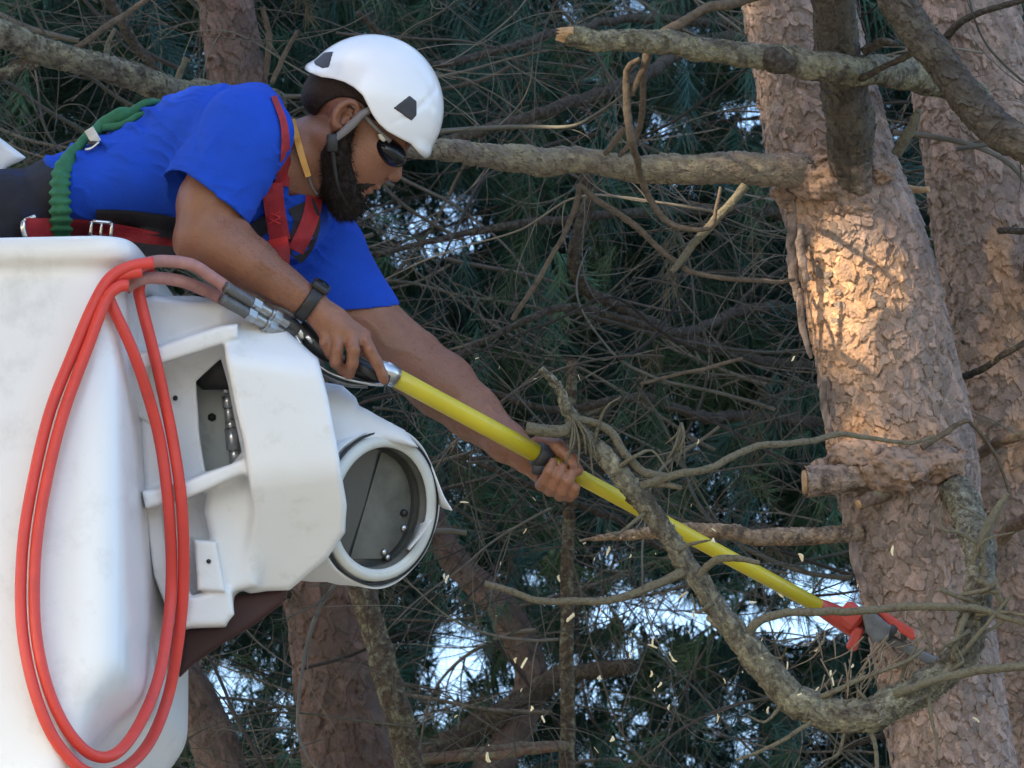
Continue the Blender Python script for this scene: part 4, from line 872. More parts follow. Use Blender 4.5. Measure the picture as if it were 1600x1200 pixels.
def body():
    v = Vol((-190, 60, -290), (940, 1215, 260), 3.4)
    # torso (under the clothes)
    v.ell((20, 342, 0), (95, 68, 115), k=0); legs(v, -6)
    for (x, y, ry, rz) in [(110, 312, 54, 100), (190, 290, 62, 108), (260, 272, 78, 112)]: v.ell((x, y, 0), (80, ry, rz), k=30)
    v.ell((360, 268, -15), (95, 75, 125), WIDE, k=30)
    # shoulders and arms
    v.ell((382, 212, -140), (48, 48, 44), k=24); v.ell((478, 368, 115), (50, 48, 44), k=24)
    v.chain([(380, 215, -145, 50), (352, 262, -165, 50), (330, 318, -182, 52), (322, 362, -192, 48)], 14)
    v.ell((300, 382, -200), (30, 28, 26), k=12)                                            # elbow
    v.chain([(322, 366, -195, 46), (352, 388, -205, 47), (392, 412, -212, 40), (440, 446, -212, 30), (480, 470, -208, 25.5)], 12)
    v.ell((350, 368, -200), (44, 32, 34), k=12)                                            # forearm muscle
    v.chain([(480, 372, 115, 50), (535, 440, 115, 49), (573, 495, 112, 47), (640, 562, 105, 48)], 14)
    v.chain([(640, 562, 105, 49), (690, 602, 95, 50), (740, 646, 82, 41), (790, 690, 40, 30), (822, 714, 20, 25)], 14)
    # near hand (gripping the trigger handle from above)
    Wp = (490, 476, -208)
    K = {'i': (566, 526, -214), 'm': (548, 523, -226), 'r': (528, 522, -224), 'p': (508, 518, -216)}
    for q, rr in (('i', 13), ('m', 14), ('r', 14), ('p', 13)): v.cap(Wp, K[q], 20, rr, 7)
    v.ell((522, 500, -212), (30, 20, 16), RH, k=8)
    v.chain([(*K['p'], 11), (508, 536, -226, 9.5), (517, 553, -222, 9), (531, 560, -205, 8.5)], 3)
    v.chain([(*K['r'], 11.5), (527, 546, -236, 10), (524, 566, -234, 9.5), (534, 578, -216, 8.5)], 3)
    v.chain([(*K['m'], 12), (552, 547, -240, 10.5), (551, 568, -236, 9.8), (545, 585, -218, 8.8)], 3)
    v.chain([(*K['i'], 11.5), (577, 546, -232, 10), (588, 565, -230, 9.4), (598, 586, -224, 8.5), (600, 594, -220, 8)], 3)
    v.chain([(500, 486, -192, 17), (528, 508, -165, 14), (556, 536, -158, 11.5), (578, 556, -160, 10)], 5)
    # far hand (wrapped round the pole)
    for q, kx in enumerate([(842, 742, 14), (856, 750, 12), (868, 757, 10), (880, 763, 6)]): v.cap((824, 716, 18), kx, 18, 12, 8)
    v.ell((848, 732, 16), (28, 20, 13), RH, k=8)
    for (dx, dy, e_) in [(0, 0, .95), (15, 8, 1), (30, 16, 1)]:
        v.chain([(846 + dx * .8, 748 + dy * .8, 8, 11 * e_), (845 + dx, 758 + dy, -16, 10 * e_), (850 + dx, 752 + dy, -44, 9.6 * e_), (857 + dx, 736 + dy, -55, 9 * e_), (864 + dx, 722 + dy, -52, 8 * e_)], 2)
    v.chain([(878, 766, 4, 10.5), (889, 775, -16, 9.5), (895, 771, -40, 9), (899, 762, -50, 8)], 2)
    v.chain([(824, 704, 8, 16), (846, 693, -14, 13.5), (870, 698, -30, 12), (890, 716, -38, 10.5), (902, 735, -44, 9.5)], 5)
    # neck and head
    v.cap((425, 262, -25), (512, 222, -30), 58, 50, 18); v.cap((470, 285, -20), (520, 262, -28), 36, 30, 16)
    v.ell(H(15, 50), (94, 86, 69), RH, k=10)
    v.ell(H(58, -15), (60, 76, 56), RH, k=14)
    for s_ in (-1, 1):
        v.cap(H(8, -42, 40 * s_), H(88, -86, 14 * s_), 24, 20, 14); v.ell(H(74, -6, 38 * s_), (26, 20, 18), RH, k=10)
        v.ell(H(106, -30, 11 * s_), (9, 8, 7), RH, k=5); v.ell(H(93, 12, 27 * s_), (15, 9, 14), RH, k=6, op='sub')
        v.ell(H(0, 2, 68 * s_), (14, 23, 7), RH, k=4)
        ring = [(*H(2 + 15 * math.cos(q) * (1 if q > 0 else 1), 4 + 25 * math.sin(q) * (1.0 if math.sin(q) > 0 else .85), (79 - 4 * math.cos(q)) * s_), 4.6) for q in np.linspace(0.25, 5.2, 14)]
        v.chain(ring, 2.5); v.cap(H(-4, -17, 75 * s_), H(5, -22, 74 * s_), 6, 5.5, 3); v.chain([(*H(-4, 14, 77 * s_), 3.2), (*H(-7, 0, 78 * s_), 3.6), (*H(-1, -10, 77 * s_), 3.4)], 2)
        v.ell(H(13, -1, 74 * s_), (4, 6, 4), RH, k=3); v.ell(H(4, 0, 76 * s_), (6, 8, 5.5), RH, k=1.5, op='sub')
        v.ell(H(113, -27, 12 * s_), (9, 7, 6), RH, k=2); v.ell(H(104, -22, 15 * s_), (3, 8, 3), RH, k=3, op='sub')
        v.ell(H(113, -32, 14 * s_), (5, 3.4, 5), RH, k=1, op='sub')
    v.ell(H(90, -92), (24, 22, 26), RH, k=12)
    v.cap(H(94, 24, -28), H(94, 24, 28), 13, 13, 10)
    v.cap(H(102, 14), H(120, -16), 8, 11, 8); v.ell(H(120, -20), (11, 10, 10), RH, k=5); v.cap(H(110, -34), H(104, -42), 6, 7, 6)
    v.ell(H(106, -50), (12, 7, 20), RH, k=5); v.ell(H(102, -62), (11, 7, 18), RH, k=5); v.ell(H(118, -56), (12, 1.8, 20), RH, k=2, op='sub')
    v.field(lambda X, Y, Z: 1.3 * fbm(X / 16, Y / 16, Z / 16, 8, 3) - 1.6 * np.exp(-((np.mod((X * 0.55 - Y * 0.83) + 22 * fbm(X / 50, Y / 50, Z / 50, 4, 2), 44) - 22) / 3.0) ** 2) * (X > 400) * (Y > 400) * (Y < 560))
    v.build('body', M['skin'], MAN)
body()
def ridge(t): return np.exp(-((((t % 1.0) - 0.5) / 0.17) ** 2))
def clothes():
    v = Vol((60, 95, -260), (640, 510, 240), 2.8)
    v.ell((100, 308, 0), (60, 66, 118), k=0)
    for (x, y, ry, rz) in [(150, 298, 74, 124), (210, 280, 88, 128), (270, 262, 104, 128)]: v.ell((x, y, 0), (78, ry, rz), k=24)
    v.ell((352, 250, -30), (104, 104, 140), WIDE, k=30); v.ell((330, 210, -40), (95, 74, 100), k=24)
    v.ell((395, 205, -80), (62, 78, 80), k=20); v.ell((440, 310, 20), (72, 82, 100), WIDE, k=24); v.ell((452, 352, 10), (60, 52, 70), k=20)
    v.cap((385, 208, -140), (320, 316, -178), 75, 77, 20)                                   # near sleeve
    v.cap((480, 362, 112), (570, 496, 116), 69, 59, 22); v.ell((505, 385, 100), (62, 60, 55), k=20)  # far sleeve
    # trims: hems, collar
    def half(p, nrm, op='sub', box=None):
        p = np.array(p, float); nrm = np.array(nrm, float); nrm /= np.linalg.norm(nrm); lo, hi = box
        v.apply(lo, hi, lambda X, Y, Z: -((X - p[0]) * nrm[0] + (Y - p[1]) * nrm[1] + (Z - p[2]) * nrm[2]), 'sub', 0, 0)
    def cutplane(p, nrm, c, r):
        p = np.array(p, float); nrm = np.array(nrm, float); nrm /= np.linalg.norm(nrm)
        def fn(X, Y, Z):
            d1 = -((X - p[0]) * nrm[0] + (Y - p[1]) * nrm[1] + (Z - p[2]) * nrm[2]); d2 = np.sqrt((X - c[0]) ** 2 + (Y - c[1]) ** 2 + (Z - c[2]) ** 2) - r
            return np.maximum(d1, d2)
        v.apply(np.array(c) - r, np.array(c) + r, fn, 'sub', 0, 0)
    cutplane((326, 304, -178), (-0.60, 0.78, -0.1), (300, 352, -190), 92)
    cutplane((560, 480, 116), (0.06, 0.97, 0.05), (565, 580, 116), 128)
    # wrinkles
    def wr(X, Y, Z):
        wx = X + 26 * fbm(X / 70, Y / 70, Z / 70, 3, 2); wy = Y + 26 * fbm(X / 70, Y / 70, Z / 70, 13, 2)
        m1 = np.clip((300 - X) / 100, 0, 1)                                                 # back/waist folds, diagonal down to the right
        a1 = ridge((wx * 0.55 - wy * 0.83) / 37) * m1
        m2 = np.clip(1 - np.hypot(X - 285, (Y - 235)) / 110, 0, 1); a2 = ridge((wx * 0.75 + wy * 0.65) / 38) * m2
        m3 = np.clip(1 - np.hypot(X - 430, (Y - 380) * .8) / 130, 0, 1); a3 = ridge((wx * 0.35 + wy * 0.95) / 36) * m3
        m4 = np.clip((X - 280) / 60, 0, 1) * np.clip((330 - Y) / 60, 0, 1); a4 = ridge((wx * 0.97 + wy * 0.25) / 58) * m4
        a5 = ridge((wx * 0.4 - wy * 0.9 + 18 * fbm(X / 30, Y / 30, Z / 30, 91, 2)) / 21) * np.clip(fbm(X / 50, Y / 50, Z / 50, 92, 2) * 2.2 + .25, 0, 1) * np.clip((440 - Y) / 40, 0, 1); sm = 2.2 * np.exp(-((np.hypot(X - 400, Y - 215) - 92) / 3.0) ** 2) * (X < 400) * (Y < 250); v1 = np.clip(0.55 + 1.3 * fbm(X / 60, Y / 60, Z / 60, 77, 2), 0, 1.2); hm = np.where(X > 490, np.clip((455 - Y) / 50, 0.05, 1), 1.0) * np.where((X < 430) & (Z < -90), np.clip(-((X - 326) * -0.6 + (Y - 304) * .78) / 40, 0.12, 1), 1.0); v1 = v1 * hm; return -(14 * a1 + 10 * a2 + 9 * a3 + 2.2 * a4) * v1 - 3.0 * a5 + sm * hm + 2.0 * hm + 4.0 * hm * fbm(X / 55, Y / 55, Z / 55, 33, 2)
    v.field(wr)
    v.cap((327, 306, -178), (280, 390, -190), 66, 68, 0, 'sub'); pass
    # hem edge bands
    def cutcollar():
        p = np.array([458, 250, -30.0]); nrm = np.array([0.96, 0.10, -0.05]); nrm /= np.linalg.norm(nrm)
        def fn(X, Y, Z):
            d1 = -((X - p[0]) * nrm[0] + (Y - p[1]) * nrm[1] + (Z - p[2]) * nrm[2]); t = (X - 425) / 87.0
            d2 = np.sqrt((Y - (258 - 40 * t)) ** 2 + (Z + 28) ** 2) - 70
            return np.maximum(d1, d2)
        v.apply((400, 120, -160), (640, 345, 120), fn, 'sub', 2, 0)
    cutcollar()
    v.build('shirt', M['shirt'], MAN)
    v = Vol((-230, 200, -290), (190, 1200, 260), 4)
    v.ell((20, 342, 0), (104, 80, 128), k=0); v.ell((-60, 372, 5), (100, 84, 130), k=20); v.ell((95, 306, 0), (62, 66, 121), k=20); legs(v, 4)
    v.cap((120, 305, 0), (200, 305, 0), 130, 130, 0, 'int') if False else None
    v.field(lambda X, Y, Z: 3 * fbm(X / 40, Y / 40, Z / 40, 9, 3))
    v.build('trousers', M['trousers'], MAN)
    for s_ in (-1, 1):
        v = Vol((-150, 1090, -330), (40, 1230, -60), 4); zc = -195 + 75 * s_
        v.ell((-78, 1150, zc), (40, 44, 36), k=0); v.ell((-30, 1178, zc - 8), (58, 24, 34), k=14); v.build('boot', M['black'], MAN)
clothes()
def hair():
    v = Vol((440, 130, -130), (620, 365, 70), 2.2)
    # beard: jaw wrap, sideburn, chin, moustache
    for s_ in (-1, 1):
        v.chain([(*H(18, -4, 64 * s_), 8), (*H(22, -30, 62 * s_), 14), (*H(30, -52, 52 * s_), 22), (*H(62, -82, 38 * s_), 25), (*H(90, -98, 16 * s_), 27)], 8)
        v.chain([(*H(110, -41, 8 * s_), 3.6), (*H(103, -49, 20 * s_), 4), (*H(90, -66, 30 * s_), 7)], 3)
    v.ell(H(88, -100), (25, 24, 27), RH, k=10); v.ell(H(60, -86), (38, 30, 34), RH, k=10); v.ell(H(46, -62, 0), (34, 30, 52), RH, k=10); v.ell(H(104, -74), (9, 7, 14), RH, k=5)
    v.field(lambda X, Y, Z: 2.6 * fbm(X / 5, Y / 5, Z / 5, 3, 2) + 3 * fbm(X / 14, Y / 14, Z / 14, 5, 2))
    v.ell(H(118, -57), (18, 7, 17), RH, k=3, op='sub')
    bd = v.build('beard', M['hair'], MAN); rg = np.random.default_rng(4); BV, BQ = o_meshes['beard']; P = toP(BV)
    def strands(pts, out, n, L0, rad, par, nm, m):
        Vs, Fs = [], []; o = 0; idx = rg.integers(0, len(pts), n)
        for i in idx:
            p = pts[i]; d = out[i] * rg.uniform(.2, .8) + np.array([0.1, 1.0, 0]) * rg.uniform(.3, 1) + rg.normal(0, .35, 3); d /= np.linalg.norm(d); L = L0 * rg.uniform(.5, 1.2); sd = np.cross(d, rg.normal(0, 1, 3)); sd /= np.linalg.norm(sd) + 1e-6; s2 = np.cross(d, sd)
            q = p + d * L * .5 + rg.normal(0, 1, 3); t_ = p + d * L + rg.normal(0, 2, 3)
            for c_, r_ in ((p - d * 2, rad), (q, rad * .8), (t_, rad * .25)):
                for a_ in (0, 2.09, 4.19): Vs.append(c_ + r_ * (math.cos(a_) * sd + math.sin(a_) * s2))
            for u_ in (0, 3):
                for j in range(3): Fs.append([o + u_ + j, o + u_ + (j + 1) % 3, o + u_ + 3 + (j + 1) % 3, o + u_ + 3 + j])
            o += 9
        tag(mk(nm, toW(np.array(Vs)), np.array(Fs), M[m], par, smooth=False), kind='stuff')
    ctr = np.array([535., 275, -30]); out = P - ctr; out /= np.linalg.norm(out, axis=1)[:, None]
    kk = (P[:, 0] < 572) | (P[:, 1] > 318); strands(P[kk], out[kk], 4200, 9, 0.5, bd, 'beard_hair', 'hair')
    v = Vol((430, 60, -125), (650, 260, 70), 2.6)
    v.ell(H(13, 50), (97, 90, 72.5), RH, k=0); v.ell(H(-50, 8), (28, 36, 50), RH, k=14)
    v.cap(H(10, -10, -100), H(10, -10, 100), 44, 44, 4, 'sub'); v.ell(H(85, -5), (85, 58, 90), RH, k=8, op='sub'); v.ell(H(12, -60), (70, 42, 90), RH, k=4, op='sub')
    v.field(lambda X, Y, Z: 1.6 * fbm(X / 4, Y / 4, Z / 4, 6, 2)); v.build('hair', M['buzz'], MAN)
hair()
def armhair():
    BV, _ = o_meshes['body']; P = toP(BV); rg = np.random.default_rng(14); Vs, Fs = [], []; o = 0
    for (a, b_, n, dirn) in (((318, 385, -202), (476, 468, -208), 1500, (0.7, 0.6, 0)), ((640, 565, 105), (812, 706, 28), 1500, (0.6, 0.7, 0))):
        a, b_ = np.array(a, float), np.array(b_, float); t = ((P - a) @ (b_ - a)) / ((b_ - a) @ (b_ - a)); c = a + t[:, None] * (b_ - a); d = np.linalg.norm(P - c, axis=1)
        q = np.where((t > 0) & (t < 1) & (d < 62))[0]
        for i in rg.choice(q, n):
            out = (P[i] - c[i]) / (d[i] + 1e-6); dr = np.array(dirn) + out * .25 + rg.normal(0, .3, 3); dr /= np.linalg.norm(dr); L = rg.uniform(4, 9); sd = np.cross(dr, out); sd /= np.linalg.norm(sd) + 1e-6
            p0, p1 = P[i], P[i] + dr * L + out * 1.2
            Vs += [p0 - sd * .13, p0 + sd * .13, p0 + out * .2, p1]; Fs += [[o, o + 1, o + 3], [o + 1, o + 2, o + 3], [o + 2, o, o + 3]]; o += 4
    tag(mk('arm_hair', toW(np.array(Vs)), np.array(Fs), M['buzz'], MAN, smooth=False), kind='stuff')
armhair()

# ---------------------------------------------------------------- helmet, sunglasses
def helmet():
    t = thing('safety_helmet', (569, 179, -30), 'white climbing helmet with dark triangular vents on the leaning man', 'helmet')
    a = np.array([0.845, 0.537, 0]); n_ = np.array([0.537, -0.845, 0]); c = np.array([572.0, 177, -30]); Rm = np.array([a, n_, [0, 0, 1.0]])
    def loc(X, Y): return (X - c[0]) * a[0] + (Y - c[1]) * a[1], (X - c[0]) * n_[0] + (Y - c[1]) * n_[1]
    fx = np.array([-130, -108, -90, -72, -55, -38, -20, -5, 10, 25, 42, 62, 85, 105, 125]); fy = np.array([6, 6, 10, 18, 23, 24, 21, 12, 3, -3, -6, -5, -3, -9, -12])
    def solid(v, g):
        v.ell(c + 2 * n_, (114 + g, 124 + g, 96 + g), Rm, k=0)
        v.ell(c + 14 * n_ + a * 2, (113 + g, 110 + g, 94 + g), Rm, k=6)
        # back lip and front peak
        v.ell(c + a * -92 + n_ * 13, (26 + g, 10 + g, 58 + g), Rm, k=14); v.ell(c + a * 88 + n_ * -2, (30 + g, 12 + g, 58 + g), Rm, k=12)
    def cut(v):
        def fn(X, Y, Z):
            p, q = loc(X, Y); return q - np.interp(p, fx, fy) * (1.0) 
        v.apply((430, 30, -160), (720, 300, 100), fn, 'sub', 2, 0)
    v = Vol((440, 30, -150), (715, 290, 90), 2.2); solid(v, 0)
    def creases(X, Y, Z):                               # soft moulded ridges from the crown to the brim
        p, q = loc(X, Y); e = 0
        d = np.abs(p - 62 - 0.25 * (q - 40) + 0.004 * (q - 60) ** 2); e = e + 2.0 * np.exp(-(d / 5) ** 2) * np.clip(q / 30, 0, 1) * np.clip((105 - q) / 20, 0, 1)
        return e * (np.abs(Z + 30) > 30)
    v.field(creases)
    v.ell(c + n_ * 0, (106, 116, 88), Rm, k=3, op='sub'); cut(v)
    v.build('shell', M['helmet'], t)
    for nm, P in (('vent', [(614, 169), (640, 149), (651, 158), (651, 180), (643, 189), (628, 178)]), ('vent', [(490, 96), (506, 82), (521, 80), (514, 105), (504, 107), (492, 101)])):
        for side in (-1, 1):
            v = Vol((470, 60, -150 if side < 0 else -30), (670, 210, -30 if side < 0 else 90), 1.8); solid(v, 1.3)
            v.prism(P, -170 if side < 0 else -30, -30 if side < 0 else 110, rd=2.5, k=1, op='int')
            # int only inside its box: drop the rest
            X, Y, Z = v.ax; m = (X[:, None, None] < min(p[0] for p in P) - 3) | (X[:, None, None] > max(p[0] for p in P) + 3) | (Y[None, :, None] < min(p[1] for p in P) - 3) | (Y[None, :, None] > max(p[1] for p in P) + 3) | (Z[None, None, :] > 1e9)
            v.F[np.broadcast_to(m, v.F.shape)] = 30; v.F = np.maximum(v.F, -(np.abs(Z[None, None, :] + 30) - 20).astype(np.float32))
            v.build(nm, M['vent'], t)
    # suspension liner seen under the brim
    v = Vol((470, 90, -130), (690, 260, 70), 2.6); v.ell(c, (104, 100, 85), Rm, k=0); v.ell(c, (100, 96, 80), Rm, k=0, op='sub')
    v.apply((430, 30, -160), (720, 300, 100), lambda X, Y, Z: loc(X, Y)[1] - 22, 'sub', 0, 0)
    v.apply((430, 30, -160), (720, 300, 100), lambda X, Y, Z: 62 - loc(X, Y)[1], 'sub', 0, 0); v.build('liner', M['blackweb'], t)
    mb = MB()
    for s_ in (-1, 1):
        z = -30 + s_ * 84
        mb = MB(); mb.tube([(578, 172, z + 4, 6), (566, 178, z - s_ * -2, 6), (548, 196, z + 0, 7), (530, 212, z, 6), (520, 220, z, 5)], 5, 10, 4); mb.build('chin_strap', M['strap'], t)
    mb = MB()
    for s_ in (-1, 1):
        z = -30 + s_ * 84; mb.box((519, 223, z), (9, 14, 6)); mb.tube([(519, 232, z, 4), (528, 290, z + 20 * -s_, 3.5), (552, 334, -30 + s_ * 26, 3.5), (562, 342, -30, 3.5)], 4, 8, 5)
    mb.build('buckle', M['black'], t)
    g = thing('sunglasses', (610, 228, -30), 'dark wraparound sunglasses tucked under the helmet peak', 'sunglasses')
    v = Vol((560, 180, -110), (680, 280, 50), 1.8)
    for s_ in (-1, 1): v.ell(H(91, 5, 34 * s_), (32, 20, 33), RH, k=4)
    v.cap(H(112, 6, -14), H(112, 6, 14), 6, 6, 4)
    v.build('lens', M['lens'], g)
    for s_ in (-1, 1):
        mb = MB(); mb.tube([(*H(82, 18, 62 * s_), 4), (*H(50, 20, 72 * s_), 3.5), (*H(15, 24, 77 * s_), 3.2), (*H(-12, 24, 78 * s_), 3)], 4, 8, 4); mb.build('temple_arm', M['strap'], g)
        mb = MB(); mb.tube([(*H(74, 14, 64 * s_), 4), (*H(68, 14, 67 * s_), 4), (*H(62, 16, 70 * s_), 3)], 4, 8, 4); mb.build('hinge_pad', M['label'], g)
helmet()

# ---------------------------------------------------------------- straps laid over the clothes
def bvh(names):
    Vs, Fs, o = [], [], 0
    for n_ in names:
        V, F = o_meshes[n_]; Vs += [tuple(p) for p in V]; Fs += [tuple(int(i) + o for i in f) for f in F]; o += len(V)
    return BVHTree.FromPolygons(Vs, Fs)
TREE = bvh(['shirt', 'trousers'])
TREEB = bvh(['body', 'shirt'])
ON = [TREE]
def hitz(x, y):
    d = W1(x, y, 0) - CAM; d /= np.linalg.norm(d); r = ON[0].ray_cast(Vector(CAM), Vector(d), 40)
    return toP(np.array(r[0]))[0, 2] if r[0] is not None else None
def drape(P, width, off=5.0, thick=5.0, zdef=-100, cols=7, fold=0, maxz=1e9, minz=-1e9):
    C = spline(np.array(P, float), step=5.0); T = np.gradient(C[:, :2], axis=0); T /= np.linalg.norm(T, axis=1)[:, None]; Nn = np.stack([-T[:, 1], T[:, 0]], 1)
    wv = C[:, 2] if C.shape[1] > 2 else np.full(len(C), width); n = len(C); Z = np.full((n, cols), np.nan); XY = np.zeros((n, cols, 2))
    for j, t in enumerate(np.linspace(-.5, .5, cols)):
        XY[:, j] = C[:, :2] + Nn * (wv * t)[:, None]
        for i in range(n):
            z = hitz(*XY[i, j]); 
            if z is not None and minz < z < maxz: Z[i, j] = z
    if np.isnan(Z).all(): Z[:] = zdef
    col = np.nanmedian(Z, axis=1); idx = np.where(~np.isnan(col))[0]; col = np.interp(np.arange(n), idx, col[idx])
    Z = np.where(np.isnan(Z), col[:, None], Z)
    for _ in range(5):
        Zp = np.pad(Z, 1, mode='edge'); Zs = (Zp[:-2, 1:-1] + Zp[2:, 1:-1] + Zp[1:-1, :-2] + Zp[1:-1, 2:]) / 4; Z = np.minimum(Z, Zs) * .5 + Zs * .5
    s_ = np.arange(n)[:, None] * 5.0
    top = Z - off - thick + fold * np.sin(s_ / 6.5); bot = Z + 2
    Vt = np.concatenate([XY, top[..., None]], -1); Vb = np.concatenate([XY, bot[..., None]], -1)
    ring = np.concatenate([Vt, Vb[:, ::-1]], 1); k = cols * 2; V = ring.reshape(-1, 3); F = [list(f) for f in ringfaces(n, k)] + [list(range(k)), list(range((n - 1) * k, n * k))[::-1]]
    return V, F
def strap(name, P, width, m, parent, **k):
    V, F = drape(P, width, **k); return mk(name, toW(V), F, M[m], parent, smooth=False)
HR = thing('safety_harness', (200, 360, -140), 'dark red fall harness with black padding over the blue shirt', 'harness')
strap('waist_pad', [(150, 344), (200, 346), (240, 351), (285, 357), (330, 352)], 34, 'blackweb', HR, off=2, thick=4)
strap('waist_strap', [(40, 357), (100, 358), (150, 362), (210, 372), (260, 384), (300, 396)], 33, 'redweb', HR, off=24, thick=4)
strap('lower_pad', [(160, 384), (230, 394), (290, 400), (330, 404)], 26, 'blackweb', HR, off=2, thick=3)
strap('shoulder_strap', [(428, 150, 9), (444, 195, 11), (446, 250, 16), (440, 290, 24)], 14, 'redweb', HR, off=3, thick=4)
strap('chest_strap', [(426, 286), (428, 318), (433, 350), (438, 376)], 32, 'redweb', HR, off=8, thick=6, minz=-150)
strap('strap_end', [(434, 372), (438, 392), (437, 414)], 30, 'redbright', HR, off=13, thick=6)
strap('chest_pad', [(398, 362), (412, 352), (424, 348)], 26, 'blackweb', HR, off=1, thick=3)
strap('far_strap', [(492, 300), (488, 330), (478, 360), (462, 392)], 26, 'redweb', HR, off=3, thick=4)
strap('far_pad', [(470, 318), (480, 345), (470, 380), (455, 398)], 42, 'blackweb', HR, off=1, thick=3)
def buckle(x, y, w_, h_, ang, m, name='buckle', zo=52):
    z = (hitz(x, y) or -120) - zo; ca, sa = math.cos(ang), math.sin(ang); mb = MB()
    Q = [(x + ca * a - sa * b_, y + sa * a + ca * b_, z) for a, b_ in [(-w_, -h_), (w_, -h_), (w_, h_), (-w_, h_), (-w_, -h_)]]
    for p, q in zip(Q[:-1], Q[1:]): mb.tube([p, q], 3.2, 8, 8)
    mb.tube([((Q[0][0] + Q[1][0]) / 2, (Q[0][1] + Q[1][1]) / 2, z), ((Q[2][0] + Q[3][0]) / 2, (Q[2][1] + Q[3][1]) / 2, z)], 2.6, 8, 8)
    return mb.build(name, M[m], HR)
buckle(158, 359, 16, 12, 0.08, 'steel')
mb = MB()
for dx in (-1, 1):
    for q in (0, 1): mb.tube([(428 + 10 * dx, 330 + 10 * q, (hitz(428, 335) or -120) - 17), (428 - 10 * dx, 340 + 10 * q, (hitz(428, 345) or -120) - 17)], 1.2, 5, 6)
mb.build('stitching', M['redbright'], HR)
mb = MB(); mb.tube([(38, 346, -145), (36, 356, -148), (40, 372, -148)], 5, 8, 4); mb.tube([(38, 345, -145), (56, 338, -145)], 4, 8, 4); mb.build('adjuster', M['steel'], HR)

LY = thing('lanyard', (95, 340, -150), 'green ribbed shock absorbing lanyard over the hip, running up the back', 'lanyard')
def lany():
    P = [(96, 392, 34), (95, 345, 33), (94, 300, 31), (97, 268, 29), (112, 242, 23), (130, 224, 19)]
    C = spline(np.array(P, float), step=2.0); Z = []
    for x, y, w_ in C: Z.append(hitz(x, y))
    Z = np.array([np.nan if z is None else z for z in Z]); idx = np.where(~np.isnan(Z))[0]; Z = np.interp(np.arange(len(Z)), idx, Z[idx]); 
    for _ in range(30): Z = np.convolve(np.pad(Z, 1, mode='edge'), [.25, .5, .25], 'valid')
    s_ = np.arange(len(C)) * 2.0; rib = 1 + 0.16 * np.sin(s_ / 2.35) * np.clip((165 - s_) / 60, 0, 1)
    c3 = np.stack([C[:, 0], C[:, 1], Z - 10 - 26 * np.clip((C[:, 1] - 290) / 45, 0, 1)], 1); T, N, B = frames(c3); k = 20; th = np.linspace(0, 2 * np.pi, k, endpoint=False)
    side = np.stack([-T[:, 1], T[:, 0], 0 * T[:, 0]], 1); side /= np.linalg.norm(side, axis=1)[:, None]; out = np.array([0, 0, -1.0])
    V = c3[:, None] + (C[:, 2] * .5 * rib)[:, None, None] * np.cos(th)[None, :, None] * side[:, None] + (11 * (rib * 1.15 - .1))[:, None, None] * np.sin(th)[None, :, None] * out
    mk('shock_pack', toW(V.reshape(-1, 3)), [list(f) for f in ringfaces(len(C), k)] + [list(range(k))], M['green'], LY)
    mb = MB(); mb.tube([(118, 236, -60, 7), (135, 214, -40, 8), (150, 204, -20, 9), (162, 196, -10, 12), (175, 186, -8, 11), (190, 180, -6, 13), (206, 176, -4, 9), (222, 164, 0, 7), (236, 160, 6, 6), (250, 160, 30, 5)], 8, 12, 4, limb_disp(5, .12)); mb.tube([(160, 200, -20, 6), (190, 196, -24, 7), (215, 182, -20, 6), (232, 176, -16, 4)], 6, 10, 4, limb_disp(9, .15)); mb.build('webbing', M['green'], LY)
    mb = MB(); mb.box((146, 214, -72), (8, 15, 2), np.array([[0.85, -0.5, 0], [0.5, 0.85, 0], [0, 0, 1.0]])); mb.build('tag', M['label'], LY)
    mb = MB(); mb.box((147, 224, -76), (9, 3.5, 3)); mb.build('snap_hook', M['black'], LY); mb = MB(); mb.tube([(133, 234, -80), (142, 232, -80), (155, 222, -78)], 2.6, 8, 4); mb.build('ring', M['steel'], LY)
lany()
ON[0] = TREEB
nc = thing('neck_cord', (470, 230, -90), 'orange yellow cord hanging round the neck beside the collar', 'cord')
strap('cord', [(457, 186, 8), (464, 215, 10), (472, 245, 10), (482, 276, 9)], 8, 'cord', nc, off=3, thick=6, cols=3)
strap('thin_end', [(482, 272, 5), (487, 290, 4), (496, 304, 3)], 4, 'strap', nc, off=2, thick=3, cols=3)
ON[0] = TREE
# watch
WT = thing('wristwatch', (490, 470, -210), 'black sports watch on the near wrist above the trigger', 'watch')
def watch():
    ax = np.array([0.80, 0.56, 0.05]); ax /= np.linalg.norm(ax); c = np.array([483, 473, -208.0]); e1 = np.array([0, 0, 1.0]); e1 -= ax * (e1 @ ax); e1 /= np.linalg.norm(e1); e2 = np.cross(ax, e1)
    th = np.linspace(0, 2 * np.pi, 40, endpoint=False); prof = [(-10, 26), (-10, 30), (-7, 31.5), (7, 31.5), (10, 30), (10, 26)]
    V = np.vstack([c + ax * d + r * (np.cos(th)[:, None] * e1 + np.sin(th)[:, None] * e2) for d, r in prof + [prof[0]]]); mk('band', toW(V), [list(f) for f in ringfaces(7, 40)], M['black'], WT)
    n_ = np.array([0.62, -0.72, -0.32]); n_ -= ax * (n_ @ ax); n_ /= np.linalg.norm(n_); Rm = np.array([ax, np.cross(n_, ax), n_])
    mb = MB(); mb.box(c + n_ * 33, (15, 14, 6), Rm, .3); cs = mb.build('case', M['black'], WT, smooth=False); mb = MB(); mb.disc(c + n_ * 39.5, n_, 11, 10.5, 1.6, 24); mb.build('dial', M['lens'], cs)
watch()

